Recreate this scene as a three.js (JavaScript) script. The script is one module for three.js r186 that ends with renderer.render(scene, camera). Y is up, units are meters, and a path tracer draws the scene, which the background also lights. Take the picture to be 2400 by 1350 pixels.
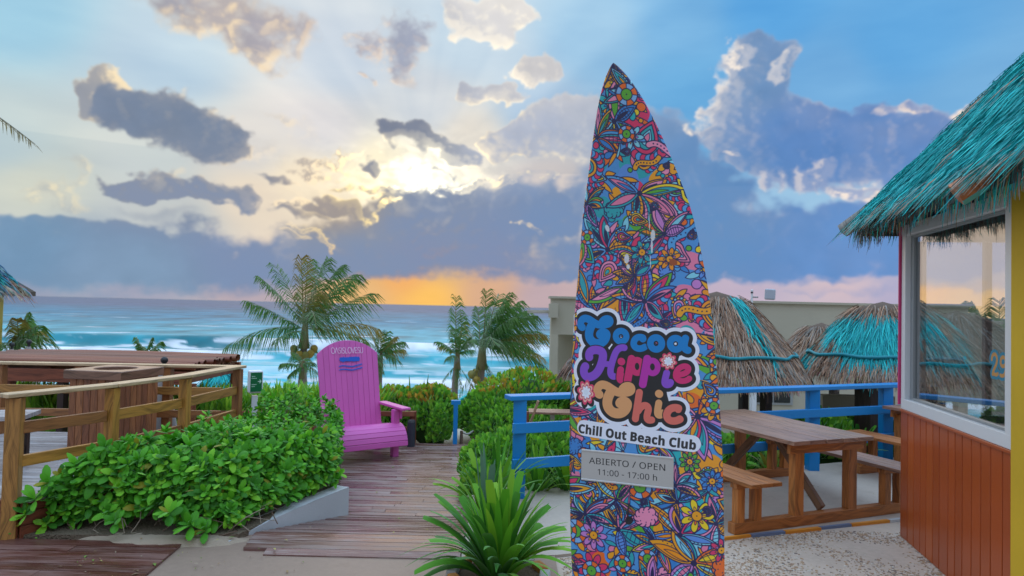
import * as THREE from 'three';
import { RoundedBoxGeometry } from 'three/addons/geometries/RoundedBoxGeometry.js';
import { mergeGeometries } from 'three/addons/utils/BufferGeometryUtils.js';

// ---------------------------------------------------------------- camera, exposure, sun
const scene = new THREE.Scene(), EYE = 1.8;
const camera = new THREE.PerspectiveCamera(45.75, 16 / 9, 0.1, 30000);
camera.position.set(0, EYE, 0);
camera.rotation.set(Math.atan(45 / 1600), 0, 0.023, 'YXZ');
camera.focus = 2.7; camera.userData.fStop = 8;
camera.updateMatrixWorld(true);
const renderer = new THREE.WebGLRenderer();
renderer.toneMapping = THREE.LinearToneMapping;
renderer.toneMappingExposure = 1.07;
renderer.shadowMap.enabled = true;
const SKY_GAIN = 1.0;
const sun = new THREE.DirectionalLight(0xffd9a8, 0.6);
{
  const az = -7.9 * Math.PI / 180, el = 10.2 * Math.PI / 180;
  sun.position.set(Math.sin(az) * Math.cos(el), Math.sin(el), -Math.cos(az) * Math.cos(el)).multiplyScalar(60);
  sun.name = 'sun'; sun.shadow.radius = 110; sun.castShadow = true;
  Object.assign(sun.shadow.camera, { left: -25, right: 25, top: 25, bottom: -25, near: 1, far: 140 });
  sun.shadow.mapSize.set(2048, 2048);
  scene.add(sun, sun.target);
}
// ---------------------------------------------------------------- noise
function rng(seed) { return () => { seed = (seed + 0x6d2b79f5) | 0; let t = Math.imul(seed ^ (seed >>> 15), 1 | seed); t = (t + Math.imul(t ^ (t >>> 7), 61 | t)) ^ t; return ((t ^ (t >>> 14)) >>> 0) / 4294967296; }; }
const hash = (x, y) => { let h = Math.imul(x, 374761393) + Math.imul(y, 668265263) | 0; h = Math.imul(h ^ (h >>> 13), 1274126177); return ((h ^ (h >>> 16)) >>> 0) / 4294967296; };
function noise(x, y) {
  const i = Math.floor(x), j = Math.floor(y), u = x - i, v = y - j, s = u * u * (3 - 2 * u), t = v * v * (3 - 2 * v);
  const a = hash(i, j), b = hash(i + 1, j), c = hash(i, j + 1), d = hash(i + 1, j + 1);
  return a + (b - a) * s + (c - a) * t + (a - b - c + d) * s * t;
}
function fbm(x, y, n = 4) { let f = 0, a = 0.5, w = 0; for (let k = 0; k < n; k++) { f += a * noise(x, y); w += a; a *= 0.5; const nx = x * 1.6 + y * 1.2 + 17.3; y = y * 1.6 - x * 1.2 + 5.1; x = nx; } return f / w; }
const ss = (a, b, x) => { const t = Math.min(1, Math.max(0, (x - a) / (b - a))); return t * t * (3 - 2 * t); };
const lin = (c) => (c <= 10.3 ? c / 3294.6 : Math.pow((c / 255 + 0.055) / 1.055, 2.4));
// ---------------------------------------------------------------- sky: directions in degrees (bearing right of the sea view, height), colours as sRGB
const CLEAR = [
  [-37.5, 19.1, 148, 194, 218],
  [-27.1, 17.2, 172, 197, 216],
  [-14.6, 18.9, 188, 202, 217],
  [-37.2, 9.7, 182, 200, 205],
  [-35.7, 7.7, 204, 207, 194],
  [-28.3, 10.7, 198, 206, 205],
  [-20.9, 11.8, 208, 207, 206],
  [-16.1, 13.9, 207, 207, 211],
  [-7.5, 16.2, 202, 209, 216],
  [1.5, 16.5, 166, 192, 217],
  [6.7, 21.4, 146, 188, 220],
  [-4.1, 21.3, 180, 202, 220],
  [13.7, 22.3, 122, 177, 220],
  [20.3, 22.9, 100, 168, 222],
  [29.3, 19.4, 108, 172, 222],
  [34.5, 14.4, 128, 180, 220],
  [25, 17.7, 128, 180, 222],
  [13.8, 17.9, 114, 175, 220],
  [-10.9, 10.9, 250, 238, 205],
  [-7.9, 10.2, 255, 250, 230],
  [-17.6, 9.8, 242, 226, 198],
  [-20.8, 8.2, 232, 216, 194],
  [-3.9, 14, 218, 212, 202],
  [23.6, 9.7, 150, 190, 220],
  [17.2, 12.9, 125, 178, 218],
  [3.4, 10, 210, 200, 195],
  [-36.9, 0.4, 150, 155, 176],
  [-29.3, 0.3, 156, 158, 178],
  [-20.5, 0.5, 176, 162, 172],
  [-12.3, 0.8, 226, 180, 124],
  [-7.1, 0.7, 248, 192, 98],
  [-1.8, 1, 212, 168, 136],
  [2.2, 0.8, 188, 166, 172],
  [17.4, 1.4, 190, 174, 192],
  [26.6, 2.5, 208, 186, 192],
  [29.4, 1.6, 176, 170, 196],
  [-8.9, 2.3, 240, 172, 104],
  [-26.7, 6.4, 190, 195, 195],
  [-32.1, 2.9, 150, 168, 186],
  [-7.2, 4.1, 170, 160, 165],
  [14, 5.9, 130, 160, 200],
  [29.3, 5.6, 130, 165, 205],
  [36.9, 1.6, 170, 165, 190],
  [36.9, 9.9, 120, 165, 210],
];
const CORE = [
  [-7.3, 6.2, 107, 128, 163],
  [-27, 12.7, 110, 127, 152],
  [-19.6, 21.1, 150, 152, 170],
  [-9.9, 14, 103, 116, 142],
  [-28.2, 8.2, 116, 130, 156],
  [-8.7, 21.3, 150, 160, 182],
  [-0.3, 14.8, 158, 171, 196],
  [-37, 3.8, 112, 145, 176],
  [-20.6, 3.6, 120, 139, 172],
  [3.5, 5.8, 106, 134, 174],
  [15.6, 8.6, 88, 134, 184],
  [25, 13.4, 78, 126, 186],
  [19.1, 19.8, 95, 136, 182],
  [28, 5.7, 96, 140, 196],
  [-0, 3.6, 120, 136, 170],
  [-14.1, 3.5, 116, 136, 168],
  [-2.3, 22.6, 205, 205, 210],
  [0.7, 19.1, 190, 190, 195],
  [-29.4, 1.8, 124, 150, 178],
  [-14.9, 7.9, 150, 142, 142],
  [34.5, 8.7, 85, 128, 188],
];
const RIM = [
  [-7.9, 10.4, 255, 246, 215],
  [-11.5, 7.4, 255, 226, 152],
  [-31.8, 15.8, 244, 224, 188],
  [-24.2, 18.9, 236, 214, 182],
  [-33.5, 7.3, 242, 224, 182],
  [-2.3, 22.6, 252, 243, 224],
  [1.4, 19.5, 250, 238, 218],
  [5, 16.9, 250, 241, 226],
  [21.3, 19.6, 252, 238, 222],
  [23.6, 9.7, 242, 227, 214],
  [-8.9, 2.3, 250, 180, 100],
  [29.3, 15.1, 246, 226, 210],
  [-0.3, 13.8, 250, 230, 190],
  [-11.2, 20.2, 232, 205, 178],
  [-19.2, 9.7, 240, 220, 190],
  [-29.4, 3.1, 146, 160, 184],
  [23.6, 2.5, 225, 195, 192],
  [-26.5, 0.1, 160, 160, 180],
];
const CLOUDS = [
  // thin veils round the sun
  { soft: 1.2, amp: 1.1, freq: 0.55, lit: 0.95, blobs: [[-10.9, 10.9, 6.81, 3.23, 0], [-15.6, 8.2, 5.73, 2.51, -10], [-4.5, 10.5, 6.09, 2.15, 0], [-18.4, 14, 2.51, 1.08, -15], [-20.3, 11.5, 3.23, 1.08, 0]] },
  // low bank, left
  { bank: 1, soft: 0.42, amp: 0.75, freq: 0.5, lit: 0.1, blobs: [[-39.1, 2.2, 15.05, 3.41, 0], [-30.8, 2.6, 11.47, 2.51, -3], [-21.9, 3.2, 11.83, 2.69, 0], [-35.6, 4.2, 8.24, 1.43, -5], [-13.4, 4.2, 9.32, 2.87, 0], [-30.7, 1, 17.92, 0.93, -2], [-33.4, 5.3, 4.3, 0.65, -4]] },
  // low bank, centre
  { bank: 1, soft: 0.3, amp: 0.65, freq: 0.5, lit: 0.16, blobs: [[-7.2, 5.5, 10.75, 3.76, 0], [-1.9, 7.1, 9.32, 3.94, 6], [5.2, 7.2, 10.04, 4.3, 8], [-9.7, 6.8, 3.23, 2.51, 0], [-4.4, 4.2, 11.83, 2.15, 0], [3.5, 4.4, 11.83, 2.15, 0], [-12.8, 3.9, 7.17, 2.15, 0]] },
  // bank behind the board to the right
  { bank: 1, soft: 0.32, amp: 0.6, freq: 0.42, lit: 0.14, blobs: [[9.8, 10.7, 5.73, 5.38, 5], [14.6, 9, 6.09, 4.66, -20], [17.3, 5.9, 9.32, 3.23, -5], [25.1, 5.4, 11.83, 2.87, 0], [33.3, 5.5, 11.83, 3.23, 0], [12.5, 13.7, 4.66, 2.51, -12], [8.8, 4.4, 10.75, 2.15, 0]] },
  // tower and shelf, right
  { soft: 0.24, amp: 0.55, freq: 0.7, lit: 0.3, blobs: [[19.2, 19.1, 2.87, 2.15, 0], [18.6, 17, 2.69, 2.87, 0], [19.8, 14.1, 4.12, 3.23, -10], [23.5, 13.2, 5.91, 3.05, -12], [28.2, 12.5, 6.09, 2.94, -8], [32, 11.5, 5.38, 2.69, 0], [21.7, 11.4, 4.3, 1.61, -25], [35.7, 10, 5.38, 2.87, 0]] },
  // lit heads of the tower
  { soft: 0.5, amp: 0.8, freq: 1.2, lit: 0.8, blobs: [[17.5, 20, 1.29, 1.15, -30], [17.8, 19.1, 1.08, 1.15, 0], [20.7, 18.7, 1.15, 1.51, 0], [20.6, 17.6, 1, 1, 0]] },
  // gap puffs, right
  { soft: 0.5, amp: 0.9, freq: 0.9, lit: 0.85, blobs: [[23.6, 10.3, 3.23, 1.61, -20], [20.5, 10.3, 1.79, 0.9, -20], [29.3, 14.7, 2.51, 0.57, 0], [32.5, 14, 1.08, 0.5, 0], [18.5, 12.6, 1, 0.36, 0], [15.2, 14.5, 0.79, 0.57, -30], [26.2, 9.1, 2.15, 0.65, -20], [29.1, 8.4, 1.79, 1.08, 0]] },
  // grey cloud left of the board
  { soft: 0.2, amp: 0.5, freq: 0.7, lit: 0.45, blobs: [[0.8, 13.5, 3.58, 1.61, 15], [3.6, 15.2, 3.94, 2.33, 10], [6.9, 14.5, 4.3, 3.05, 0], [-0.6, 13.3, 2.15, 1, 0]] },
  // upper left cloud
  { soft: 0.6, amp: 0.8, freq: 0.6, lit: 0.85, blobs: [[-26.4, 21.4, 4.66, 2.51, -15], [-22.5, 21.2, 4.66, 2.51, -18], [-19, 20.5, 3.41, 2.22, -10], [-20.8, 19.2, 2.15, 1.43, -20]] },
  // left head, lit
  { soft: 0.22, amp: 0.5, freq: 0.9, lit: 0.95, blobs: [[-31.5, 15.4, 1.65, 1.58, 0], [-32.5, 13.9, 1.36, 1.22, 0], [-32, 13, 1.79, 1, -30]] },
  // left dark body
  { soft: 0.32, amp: 0.65, freq: 0.75, lit: 0.2, blobs: [[-30.9, 13.9, 1.97, 1.86, 0], [-29, 13.6, 2.87, 2.22, -10], [-26.4, 12.9, 4.12, 2.22, -15], [-24.6, 12.8, 2.15, 2.15, 0], [-23.4, 12.2, 2.69, 1.29, -12]] },
  // left lower veil
  { soft: 0.8, amp: 0.6, freq: 0.6, lit: 0.15, blobs: [[-27, 6.2, 4.48, 0.86, -4]] },
  // left lower group
  { soft: 0.3, amp: 0.7, freq: 0.9, lit: 0.3, blobs: [[-30.1, 8.1, 1.94, 0.93, 0], [-28.7, 9, 1.72, 1, 0], [-27.1, 8.3, 2.37, 1, -10], [-24.5, 9, 1.65, 1, -20], [-21.4, 7.8, 1.43, 1, 0], [-25.3, 7.8, 3.58, 0.61, -6], [-22.7, 8.4, 1.79, 0.72, -20]] },
  // left wisps
  { soft: 0.8, amp: 1, freq: 0.9, lit: 0.95, blobs: [[-35.1, 7.1, 1.65, 0.72, 0], [-33.4, 6.9, 1.79, 0.79, -15], [-32.9, 8.1, 1.08, 0.86, 0], [-32.2, 9.1, 0.79, 0.65, 0], [-27.1, 9.8, 1, 0.5, 0], [-19.1, 14.3, 1.79, 0.79, -15]] },
  // thin lenses
  { soft: 0.4, amp: 0.6, freq: 0.7, lit: 0.25, blobs: [[-19.2, 9.7, 2.22, 0.39, -4], [-18.7, 7.7, 1.58, 0.65, -15], [-16.9, 7.1, 1.43, 0.72, -20], [-17.5, 5.1, 1.61, 0.43, -20]] },
  // upper middle smoke
  { soft: 0.7, amp: 1, freq: 0.8, lit: 0.45, blobs: [[-11.9, 20.9, 2.51, 1.51, -20], [-9.8, 21.8, 2.15, 2.51, -10], [-8.2, 21, 1.79, 1.51, -10], [-8.7, 19.1, 1.36, 1.51, -20], [-11.1, 17.6, 0.79, 0.86, -20], [-12.2, 18.3, 0.86, 0.43, -20]] },
  // upper middle bright
  { soft: 0.3, amp: 0.6, freq: 0.75, lit: 0.95, blobs: [[-4.9, 23.6, 2.51, 1.79, 0], [-2.3, 23, 2.69, 1.79, 0], [-0.3, 23.3, 1.79, 1.51, 0], [-1.4, 21.7, 1.43, 1, -20]] },
  // middle right puffs
  { soft: 0.28, amp: 0.6, freq: 0.8, lit: 0.7, blobs: [[0.9, 18.9, 1.65, 1.15, 20], [2.6, 20, 1.58, 1.15, 10]] },
  // middle right grey
  { soft: 0.35, amp: 0.7, freq: 0.8, lit: 0.4, blobs: [[-4.7, 17.2, 1.79, 1.22, 0], [-2.2, 17.4, 2.15, 1, -5], [-0.4, 17.3, 1.79, 0.86, 0]] },
  // lens above the sun
  { soft: 0.26, amp: 0.65, freq: 0.95, lit: 0.3, blobs: [[-10.3, 14, 1.86, 1.15, 0], [-8, 14, 2.58, 1.29, -8], [-5.7, 13.1, 2.58, 1.29, -16], [-3.5, 12, 1.86, 0.79, -16], [-12.2, 11.1, 1.15, 0.79, 0]] },
  // bright shreds by the sun
  { soft: 0.5, amp: 1.3, freq: 1.2, lit: 1, blobs: [[-7.9, 11.4, 2.22, 0.57, 0], [-5.9, 9.9, 2.87, 0.5, -4], [-4.1, 9.9, 2.15, 0.43, 6], [-10.6, 8.2, 2.37, 0.57, 14], [-12.2, 7.2, 1.79, 0.57, 20], [-13.6, 9.7, 3.23, 0.43, -4], [-16.3, 10.6, 2.51, 0.5, 8], [-7, 9.2, 1.58, 0.57, -20], [-9.8, 9.6, 2.51, 0.43, 6], [-0.9, 10.5, 2.51, 0.32, 8], [3, 11, 1.79, 0.29, 6], [-17.9, 8.1, 2.15, 0.43, -8], [-15, 11.7, 2.87, 0.5, 10]] },
  // small dark shreds
  { soft: 0.4, amp: 1.1, freq: 1.1, lit: 0.35, blobs: [[-9.3, 9.1, 2.15, 0.43, 10], [-11.9, 8.8, 1.79, 0.36, -12], [-5.2, 11, 2.15, 0.36, -8], [-17.5, 5.7, 1.65, 0.43, -15], [-15.6, 4.8, 1.29, 0.36, -20], [1.7, 6.3, 2.15, 0.36, -10]] },
  // shade left under the sun
  { soft: 0.3, amp: 0.6, freq: 0.8, lit: 0.35, blobs: [[-15.6, 8.4, 1.97, 0.93, -22], [-13.9, 7.7, 1.79, 0.86, -22], [-16.2, 7.5, 1.43, 0.5, -10]] },
  // horizon streaks, right
  { soft: 0.9, amp: 0.9, freq: 0.8, lit: 0.9, blobs: [[19.3, 2.6, 4.66, 0.43, -2], [25.4, 2.8, 5.02, 0.5, 2], [28.8, 1.9, 4.3, 0.43, 0], [22.1, 1.7, 5.73, 0.36, 0], [31.5, 2.5, 4.3, 0.5, 0]] },
];
// sun (-7.9, 10.2)
function blend(points, az, el, sharp) {   // smooth mixture of the colours given round a direction
  let r = 0, g = 0, b = 0, w = 0;
  for (const p of points) {
    const dx = (az - p[0]), dy = (el - p[1]) * 1.35, d = dx * dx + dy * dy + sharp, k = 1 / (d * d);
    r += p[2] * k; g += p[3] * k; b += p[4] * k; w += k;
  }
  return [r / w, g / w, b / w];
}
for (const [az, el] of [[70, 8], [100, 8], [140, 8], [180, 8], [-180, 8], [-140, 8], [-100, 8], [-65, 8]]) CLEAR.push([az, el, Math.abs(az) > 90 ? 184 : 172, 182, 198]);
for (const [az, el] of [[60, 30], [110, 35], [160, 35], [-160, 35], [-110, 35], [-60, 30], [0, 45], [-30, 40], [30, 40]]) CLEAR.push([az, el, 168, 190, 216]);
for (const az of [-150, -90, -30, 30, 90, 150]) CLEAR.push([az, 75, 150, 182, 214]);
for (const [az, el] of [[70, 12], [140, 20], [-140, 20], [-70, 12], [0, 50], [90, 50], [-90, 50], [180, 50]]) { CORE.push([az, el, 138, 152, 180]); RIM.push([az, el, 232, 220, 214]); }
{ // further cumulus of the same kind, all round and overhead, where the frame does not reach
  const r = rng(77);
  for (let k = 0; k < 58; k++) {
    const az = -180 + 360 * r(), el = 4 + 62 * Math.pow(r(), 1.5), blobs = [];
    if (Math.abs(az) < 52 && el < 33) continue;
    for (let j = 0; j < 5; j++) { const s = 2.2 + 3.5 * r(); blobs.push([az + (r() - 0.5) * 15, el + (r() - 0.5) * 4.5, s * 1.7, s * 0.8, (r() - 0.5) * 20]); }
    CLOUDS.push({ soft: 0.3, amp: 0.6, freq: 0.5, lit: 0.55, blobs, wide: 1 });
  }
  for (let k = 0; k < 26; k++) { const az = 44 + 272 * (k + r()) / 26; CLOUDS.unshift({ soft: 0.3, amp: 0.55, freq: 0.35, lit: 0.2, blobs: [[az > 180 ? az - 360 : az, 3.2 + 2 * r(), 10, 2.2 + r(), 0]], wide: 1 }); }
}
for (const c of CLOUDS) {
  const b = c.blobs, m = 3 + 2.5 * c.amp;
  c.box = [Math.min(...b.map((q) => q[0] - q[2] * 1.5)) - m, Math.max(...b.map((q) => q[0] + q[2] * 1.5)) + m, Math.min(...b.map((q) => q[1] - q[3] * 1.5 - q[2] * 0.4)) - m, Math.max(...b.map((q) => q[1] + q[3] * 1.5 + q[2] * 0.4)) + m];
  for (const q of b) q.push(Math.cos(q[4] * Math.PI / 180), Math.sin(q[4] * Math.PI / 180));
}
const SUN_AZ = -7.9, SUN_EL = 10.2;
function thickness(c, az, el, detail) {
  let s = 0;
  for (const q of c.blobs) {
    let x = az - q[0]; if (x > 180) x -= 360; else if (x < -180) x += 360;
    const y = el - q[1], u = (x * q[5] + y * q[6]) / q[2], v = (y * q[5] - x * q[6]) / q[3], d = u * u + v * v;
    if (d < 9) s += Math.exp(-1.6 * d);
  }
  if (s < 0.012) return -1;
  const d = 1 + 0.42 * Math.log(s + 1e-6);
  return d - 0.5 + c.amp * 1.25 * (detail - 0.5);
}
function puff(az, el, f) {   // billowing detail
  const x = az * f, y = el * f * 1.15;
  return 0.42 * fbm(x * 0.55, y * 0.6, 3) + 0.58 * (1 - Math.abs(2 * fbm(x * 0.9 + 31, y, 4) - 1) * 1.5) * 0.62 + 0.10 * (fbm(x * 4, y * 4, 3) - 0.3);
}
function skyColour(az, el, out) {
  const e = Math.max(el, 0), dx = az - SUN_AZ, dy = e - SUN_EL, near = Math.hypot(dx, dy);
  let [r, g, b] = blend(CLEAR, az, e, 3);
  const bearing = Math.atan2(dy, dx) * 180 / Math.PI;   // sunbeams through the gaps, fanning out from the sun
  if (near < 60 && dy > 1) {
    const beams = (fbm(bearing * 0.09 + 9, 3.3, 3) - 0.5) * 26 * ss(3, 9, near) * ss(60, 20, near) + 14 * ss(33, 38, bearing) * ss(5, 14, near) * ss(60, 30, near) - 12 * ss(37, 31, bearing) * ss(8, 14, near) * ss(60, 30, near);
    r += beams; g += beams * 0.75; b += beams * 0.45;
  }
  const wisp = (fbm(az * 0.16 + 4, e * 0.6 + 8, 5) - 0.5) * 16; r += wisp * 1.2; g += wisp; b += wisp * 0.6;
  r = lin(Math.min(255, Math.max(0, r))); g = lin(Math.min(255, Math.max(0, g))); b = lin(Math.min(255, Math.max(0, b)));
  let cover = 0;
  const calm = 0.25 + 0.75 * ss(1, 6, e), wa = az + calm * 3.0 * (fbm(az * 0.22 + 71, e * 0.3 + 11, 3) - 0.5) + 1.7 * (fbm(az * 0.7 + 7, e * 0.8 + 41, 3) - 0.5), we = e + calm * 2.0 * (fbm(az * 0.24 + 23, e * 0.3 + 61, 3) - 0.5) + 1.3 * (fbm(az * 0.75 + 57, e * 0.8 + 3, 3) - 0.5);
  const patch = ss(0.36, 0.66, fbm(az * 0.33 + 90, e * 0.45 + 14, 3));
  const rim = blend(RIM, az, e, 4).map(lin), core = blend(CORE, az, e, 5).map(lin);
  const heat = 1 + 1.1 * Math.exp(-near * near / 22) + 0.25 * Math.exp(-near / 9);
  for (const c of CLOUDS) {
    let a2 = az; if (a2 < c.box[0]) a2 += 360; else if (a2 > c.box[1]) a2 -= 360;
    if (a2 < c.box[0] || a2 > c.box[1] || e < c.box[2] || e > c.box[3]) continue;
    const D = thickness(c, wa, we, puff(az, e, c.freq));
    if (D <= 0) continue;
    const k = 0.45, len = Math.max(near, 0.01), D2 = thickness(c, wa - dx / len * k, we - dy / len * k, puff(az - dx / len * k, e - dy / len * k, c.freq));
    let alpha = ss(0, c.soft, D) * (c.soft > 0.7 ? 0.55 : 1);
    if (c.bank) { const base = 0.5 + 2.3 * Math.exp(-Math.pow((az + 5) / 11, 2)) + 1.5 * ss(12, 20, az); alpha *= ss(base - 0.75, base + 0.75, e + 1.3 * (fbm(az * 0.55 + 3, e * 1.2, 4) - 0.5) + 0.5 * (fbm(az * 2.2, e * 2.2 + 9, 3) - 0.5)); }
    const toward = ss(-0.05, 0.5, (D - Math.max(D2, -0.3)) / k * 0.9);
    const thin = 1 - ss(c.soft * 0.2, c.soft * 0.9 + 0.12, D);
    let lit = Math.min(1, c.lit * (0.3 + 0.7 * toward + 0.4 * thin) * (0.6 + 0.55 * patch) + (1 - c.lit) * thin * (0.12 + 0.88 * toward) * (0.1 + 1.1 * patch) * 0.95);
    lit *= c.lit > 0.8 ? 1 : 1 - 0.45 * ss(0.2, 0.9, D);
    if (e < 5) lit *= 0.3 + 0.14 * e;
    const tex = 1 + 0.12 * (fbm(az * c.freq * 1.3 + 50, e * c.freq * 1.6, 4) - 0.5);
    const mix = (q) => (core[q] + (rim[q] * heat - core[q]) * lit) * tex;
    r += (mix(0) - r) * alpha; g += (mix(1) - g) * alpha; b += (mix(2) - b) * alpha;
    cover = c.soft > 0.7 ? cover : cover + (1 - cover) * alpha;
  }
  // the sun's own glow, strongest where the clouds are thin
  const gap = 1 - 0.93 * cover, broken = 0.15 + 1.5 * ss(0.36, 0.66, fbm(az * 0.8 + 3, e * 1.5, 5));
  const glow = gap * broken * (1.5 * Math.exp(-near * near / 1.0) + 0.30 * Math.exp(-(dx * dx / 34 + dy * dy / 9)));
  out[0] = r + glow; out[1] = g + glow * 0.86; out[2] = b + glow * 0.6;
}
const skyTexture = (() => {
  const W = 4096, H = 2048, data = new Float32Array(W * H * 4).fill(1), c = [0, 0, 0], put = (i, j, q) => { const o = (j * W + i) * 4; data[o] = q[0] * SKY_GAIN; data[o + 1] = q[1] * SKY_GAIN; data[o + 2] = q[2] * SKY_GAIN; };
  const azOf = (i) => { let a = (i + 0.5) / W * 360 - 180 + 90; return a > 180 ? a - 360 : a; }, elOf = (j) => (j + 0.5) / H * 180 - 90;
  for (let j = 0; j < H; j += 4) {
    if (elOf(j) < -2) { for (let y = 0; y < 4; y++) for (let i = 0; i < W; i++) put(i, j + y, [0.2, 0.26, 0.32]); continue; }
    for (let i = 0; i < W; i += 4) {
      const fine = Math.abs(azOf(i)) < 44 && elOf(j) < 32;
      if (!fine) { skyColour(azOf(i + 1.5), elOf(j + 1.5), c); const away = 1 + 1.9 * ss(20, 52, elOf(j)); c[0] *= away; c[1] *= away; c[2] *= away; for (let y = 0; y < 4; y++) for (let x = 0; x < 4; x++) put(i + x, j + y, c); continue; }  // sky beyond the frame brightened towards the zenith, as added fill light
      for (let y = 0; y < 4; y++) for (let x = 0; x < 4; x++) { skyColour(azOf(i + x), elOf(j + y), c); put(i + x, j + y, c); }
    }
  }
  const t = new THREE.DataTexture(data, W, H, THREE.RGBAFormat, THREE.FloatType);
  t.mapping = THREE.EquirectangularReflectionMapping; t.magFilter = THREE.LinearFilter; t.minFilter = THREE.LinearFilter; t.needsUpdate = true;
  return t;
})();
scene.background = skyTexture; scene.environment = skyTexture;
// ---------------------------------------------------------------- helpers
const V = (x, y, z) => new THREE.Vector3(x, y, z), R = Math.PI / 180, TAU = Math.PI * 2;
const counts = {};
const numbered = (n) => { const k = counts[n] ?? 0; counts[n] = k + 1; return k ? n + '_' + String(k).padStart(3, '0') : n; };
function shade(o) { o.traverse((m) => { if (m.isMesh) { m.castShadow = true; m.receiveShadow = true; } }); return o; }
function tag(o, label, category, group, kind) { if (label) o.userData.label = label; if (category) o.userData.category = category; if (group) o.userData.group = group; if (kind) o.userData.kind = kind; return o; }
function thing(name, label, category, [x, y, z] = [0, 0, 0], turn = 0, group) { const o = new THREE.Group(); o.name = numbered(name); o.position.set(x, y, z); o.rotation.y = turn; scene.add(o); return tag(o, label, category, group); }
function part(name, geo, mat, parent, kind) { const m = new THREE.Mesh(geo, mat); m.name = name; if (kind) m.userData.kind = kind; parent.add(m); return m; }
function structure(name, geo, mat) { const m = geo ? new THREE.Mesh(geo, mat) : new THREE.Group(); m.name = numbered(name); m.userData.kind = 'structure'; scene.add(m); return m; }
function copyOf(o, label, [x, y, z], turn) { const c = o.clone(); c.name = numbered(o.name.replace(/_\d{3}$/, '')); c.position.set(x, y, z); if (turn !== undefined) c.rotation.y = turn; c.userData = { ...o.userData, label }; scene.add(c); return c; }
// a point of the place seen in the photograph's direction (px, py of 2400 x 1350), on a level or at a distance
function sight(px, py) { return V((px - 1200) / 1600, (675 - py) / 1600, -1).applyQuaternion(camera.quaternion); }
function onLevel(px, py, h) { const d = sight(px, py); return d.multiplyScalar((h - EYE) / d.y).add(camera.position); }
function atDepth(px, py, z) { const d = sight(px, py); return d.multiplyScalar(z / -d.z).add(camera.position); }
let uvSeed = 1; const uvR = rng(4242);
function grainUV(g) {   // uv in metres, the grain along the longest side
  g.computeBoundingBox(); const s = g.boundingBox.getSize(V(0, 0, 0)), p = g.attributes.position, n = g.attributes.normal, uv = new Float32Array(p.count * 2), ou = uvR() * 9, ov = uvR() * 9;
  const axes = [0, 1, 2].sort((a, b) => s.getComponent(b) - s.getComponent(a)), L = axes[0];
  for (let i = 0; i < p.count; i++) {
    const N = [Math.abs(n.getX(i)), Math.abs(n.getY(i)), Math.abs(n.getZ(i))], P = [p.getX(i), p.getY(i), p.getZ(i)], m = N.indexOf(Math.max(...N)), rest = [0, 1, 2].filter((k) => k !== m);
    const u = rest.includes(L) ? L : rest[0], v = rest.find((k) => k !== u);
    uv[2 * i] = P[u] + ou; uv[2 * i + 1] = P[v] + ov + (m === axes[2] ? 0 : 0.37);
  }
  g.setAttribute('uv', new THREE.BufferAttribute(uv, 2)); return g;
}
const boxGeo = (l, h, w, r = 0.004) => grainUV(new RoundedBoxGeometry(l, h, w, 1, Math.min(r, l / 2.2, h / 2.2, w / 2.2)));
function block(name, [x, y, z], [l, h, w], mat, parent, r) { const m = part(name, boxGeo(l, h, w, r), mat, parent); m.position.set(x, y, z); return m; }
function beam(name, p, q, h, w, mat, parent, r) {   // a squared timber from p to q
  const d = q.clone().sub(p), L = d.length(), x = d.normalize(), z = V(0, 1, 0).cross(x).lengthSq() < 1e-6 ? V(0, 0, 1) : x.clone().cross(V(0, 1, 0)).normalize(), y = z.clone().cross(x);
  const m = part(name, boxGeo(L, h, w, r), mat, parent);
  m.quaternion.setFromRotationMatrix(new THREE.Matrix4().makeBasis(x, y, z)); m.position.copy(p).add(q).multiplyScalar(0.5); return m;
}
function prism(pts, y0, y1) {   // flat-topped solid over a polygon [[x, z], ...]; y may be a function
  const f = (y, p) => (typeof y === 'function' ? y(p[0], p[1]) : y), pos = [], uv = [], quad = (a, b, c, d, s) => { for (const [k, q] of [[a, 0], [b, 1], [c, 2], [a, 0], [c, 2], [d, 3]]) { pos.push(...k); uv.push(...s[q]); } };
  const top = pts.map((p) => [p[0], f(y1, p), p[1]]), bot = pts.map((p) => [p[0], f(y0, p), p[1]]), n = pts.length;
  const area = pts.reduce((a, p, i) => a + p[0] * pts[(i + 1) % n][1] - pts[(i + 1) % n][0] * p[1], 0), o = area > 0;
  let run = 0;
  for (let i = 0; i < n; i++) { const j = (i + 1) % n, l = Math.hypot(pts[j][0] - pts[i][0], pts[j][1] - pts[i][1]), s = [[run, top[i][1]], [run, bot[i][1]], [run + l, bot[j][1]], [run + l, top[j][1]]]; if (o) quad(top[i], top[j], bot[j], bot[i], [s[0], s[3], s[2], s[1]]); else quad(top[i], bot[i], bot[j], top[j], s); run += l; }
  for (const [a, b, c] of THREE.ShapeUtils.triangulateShape(pts.map((p) => new THREE.Vector2(p[0], p[1])), [])) for (const k of [a, c, b].map((k, q, t) => k)) { pos.push(...top[k]); uv.push(pts[k][0], pts[k][1]); }
  const g = new THREE.BufferGeometry(); g.setAttribute('position', new THREE.Float32BufferAttribute(pos, 3)); g.setAttribute('uv', new THREE.Float32BufferAttribute(uv, 2));
  const g2 = g; g2.computeVertexNormals();
  const nn = g2.attributes.normal; for (let i = nn.count - (n - 2) * 3; i < nn.count; i++) if (nn.getY(i) < 0) nn.setXYZ(i, -nn.getX(i), -nn.getY(i), -nn.getZ(i));
  return g2;
}
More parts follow.
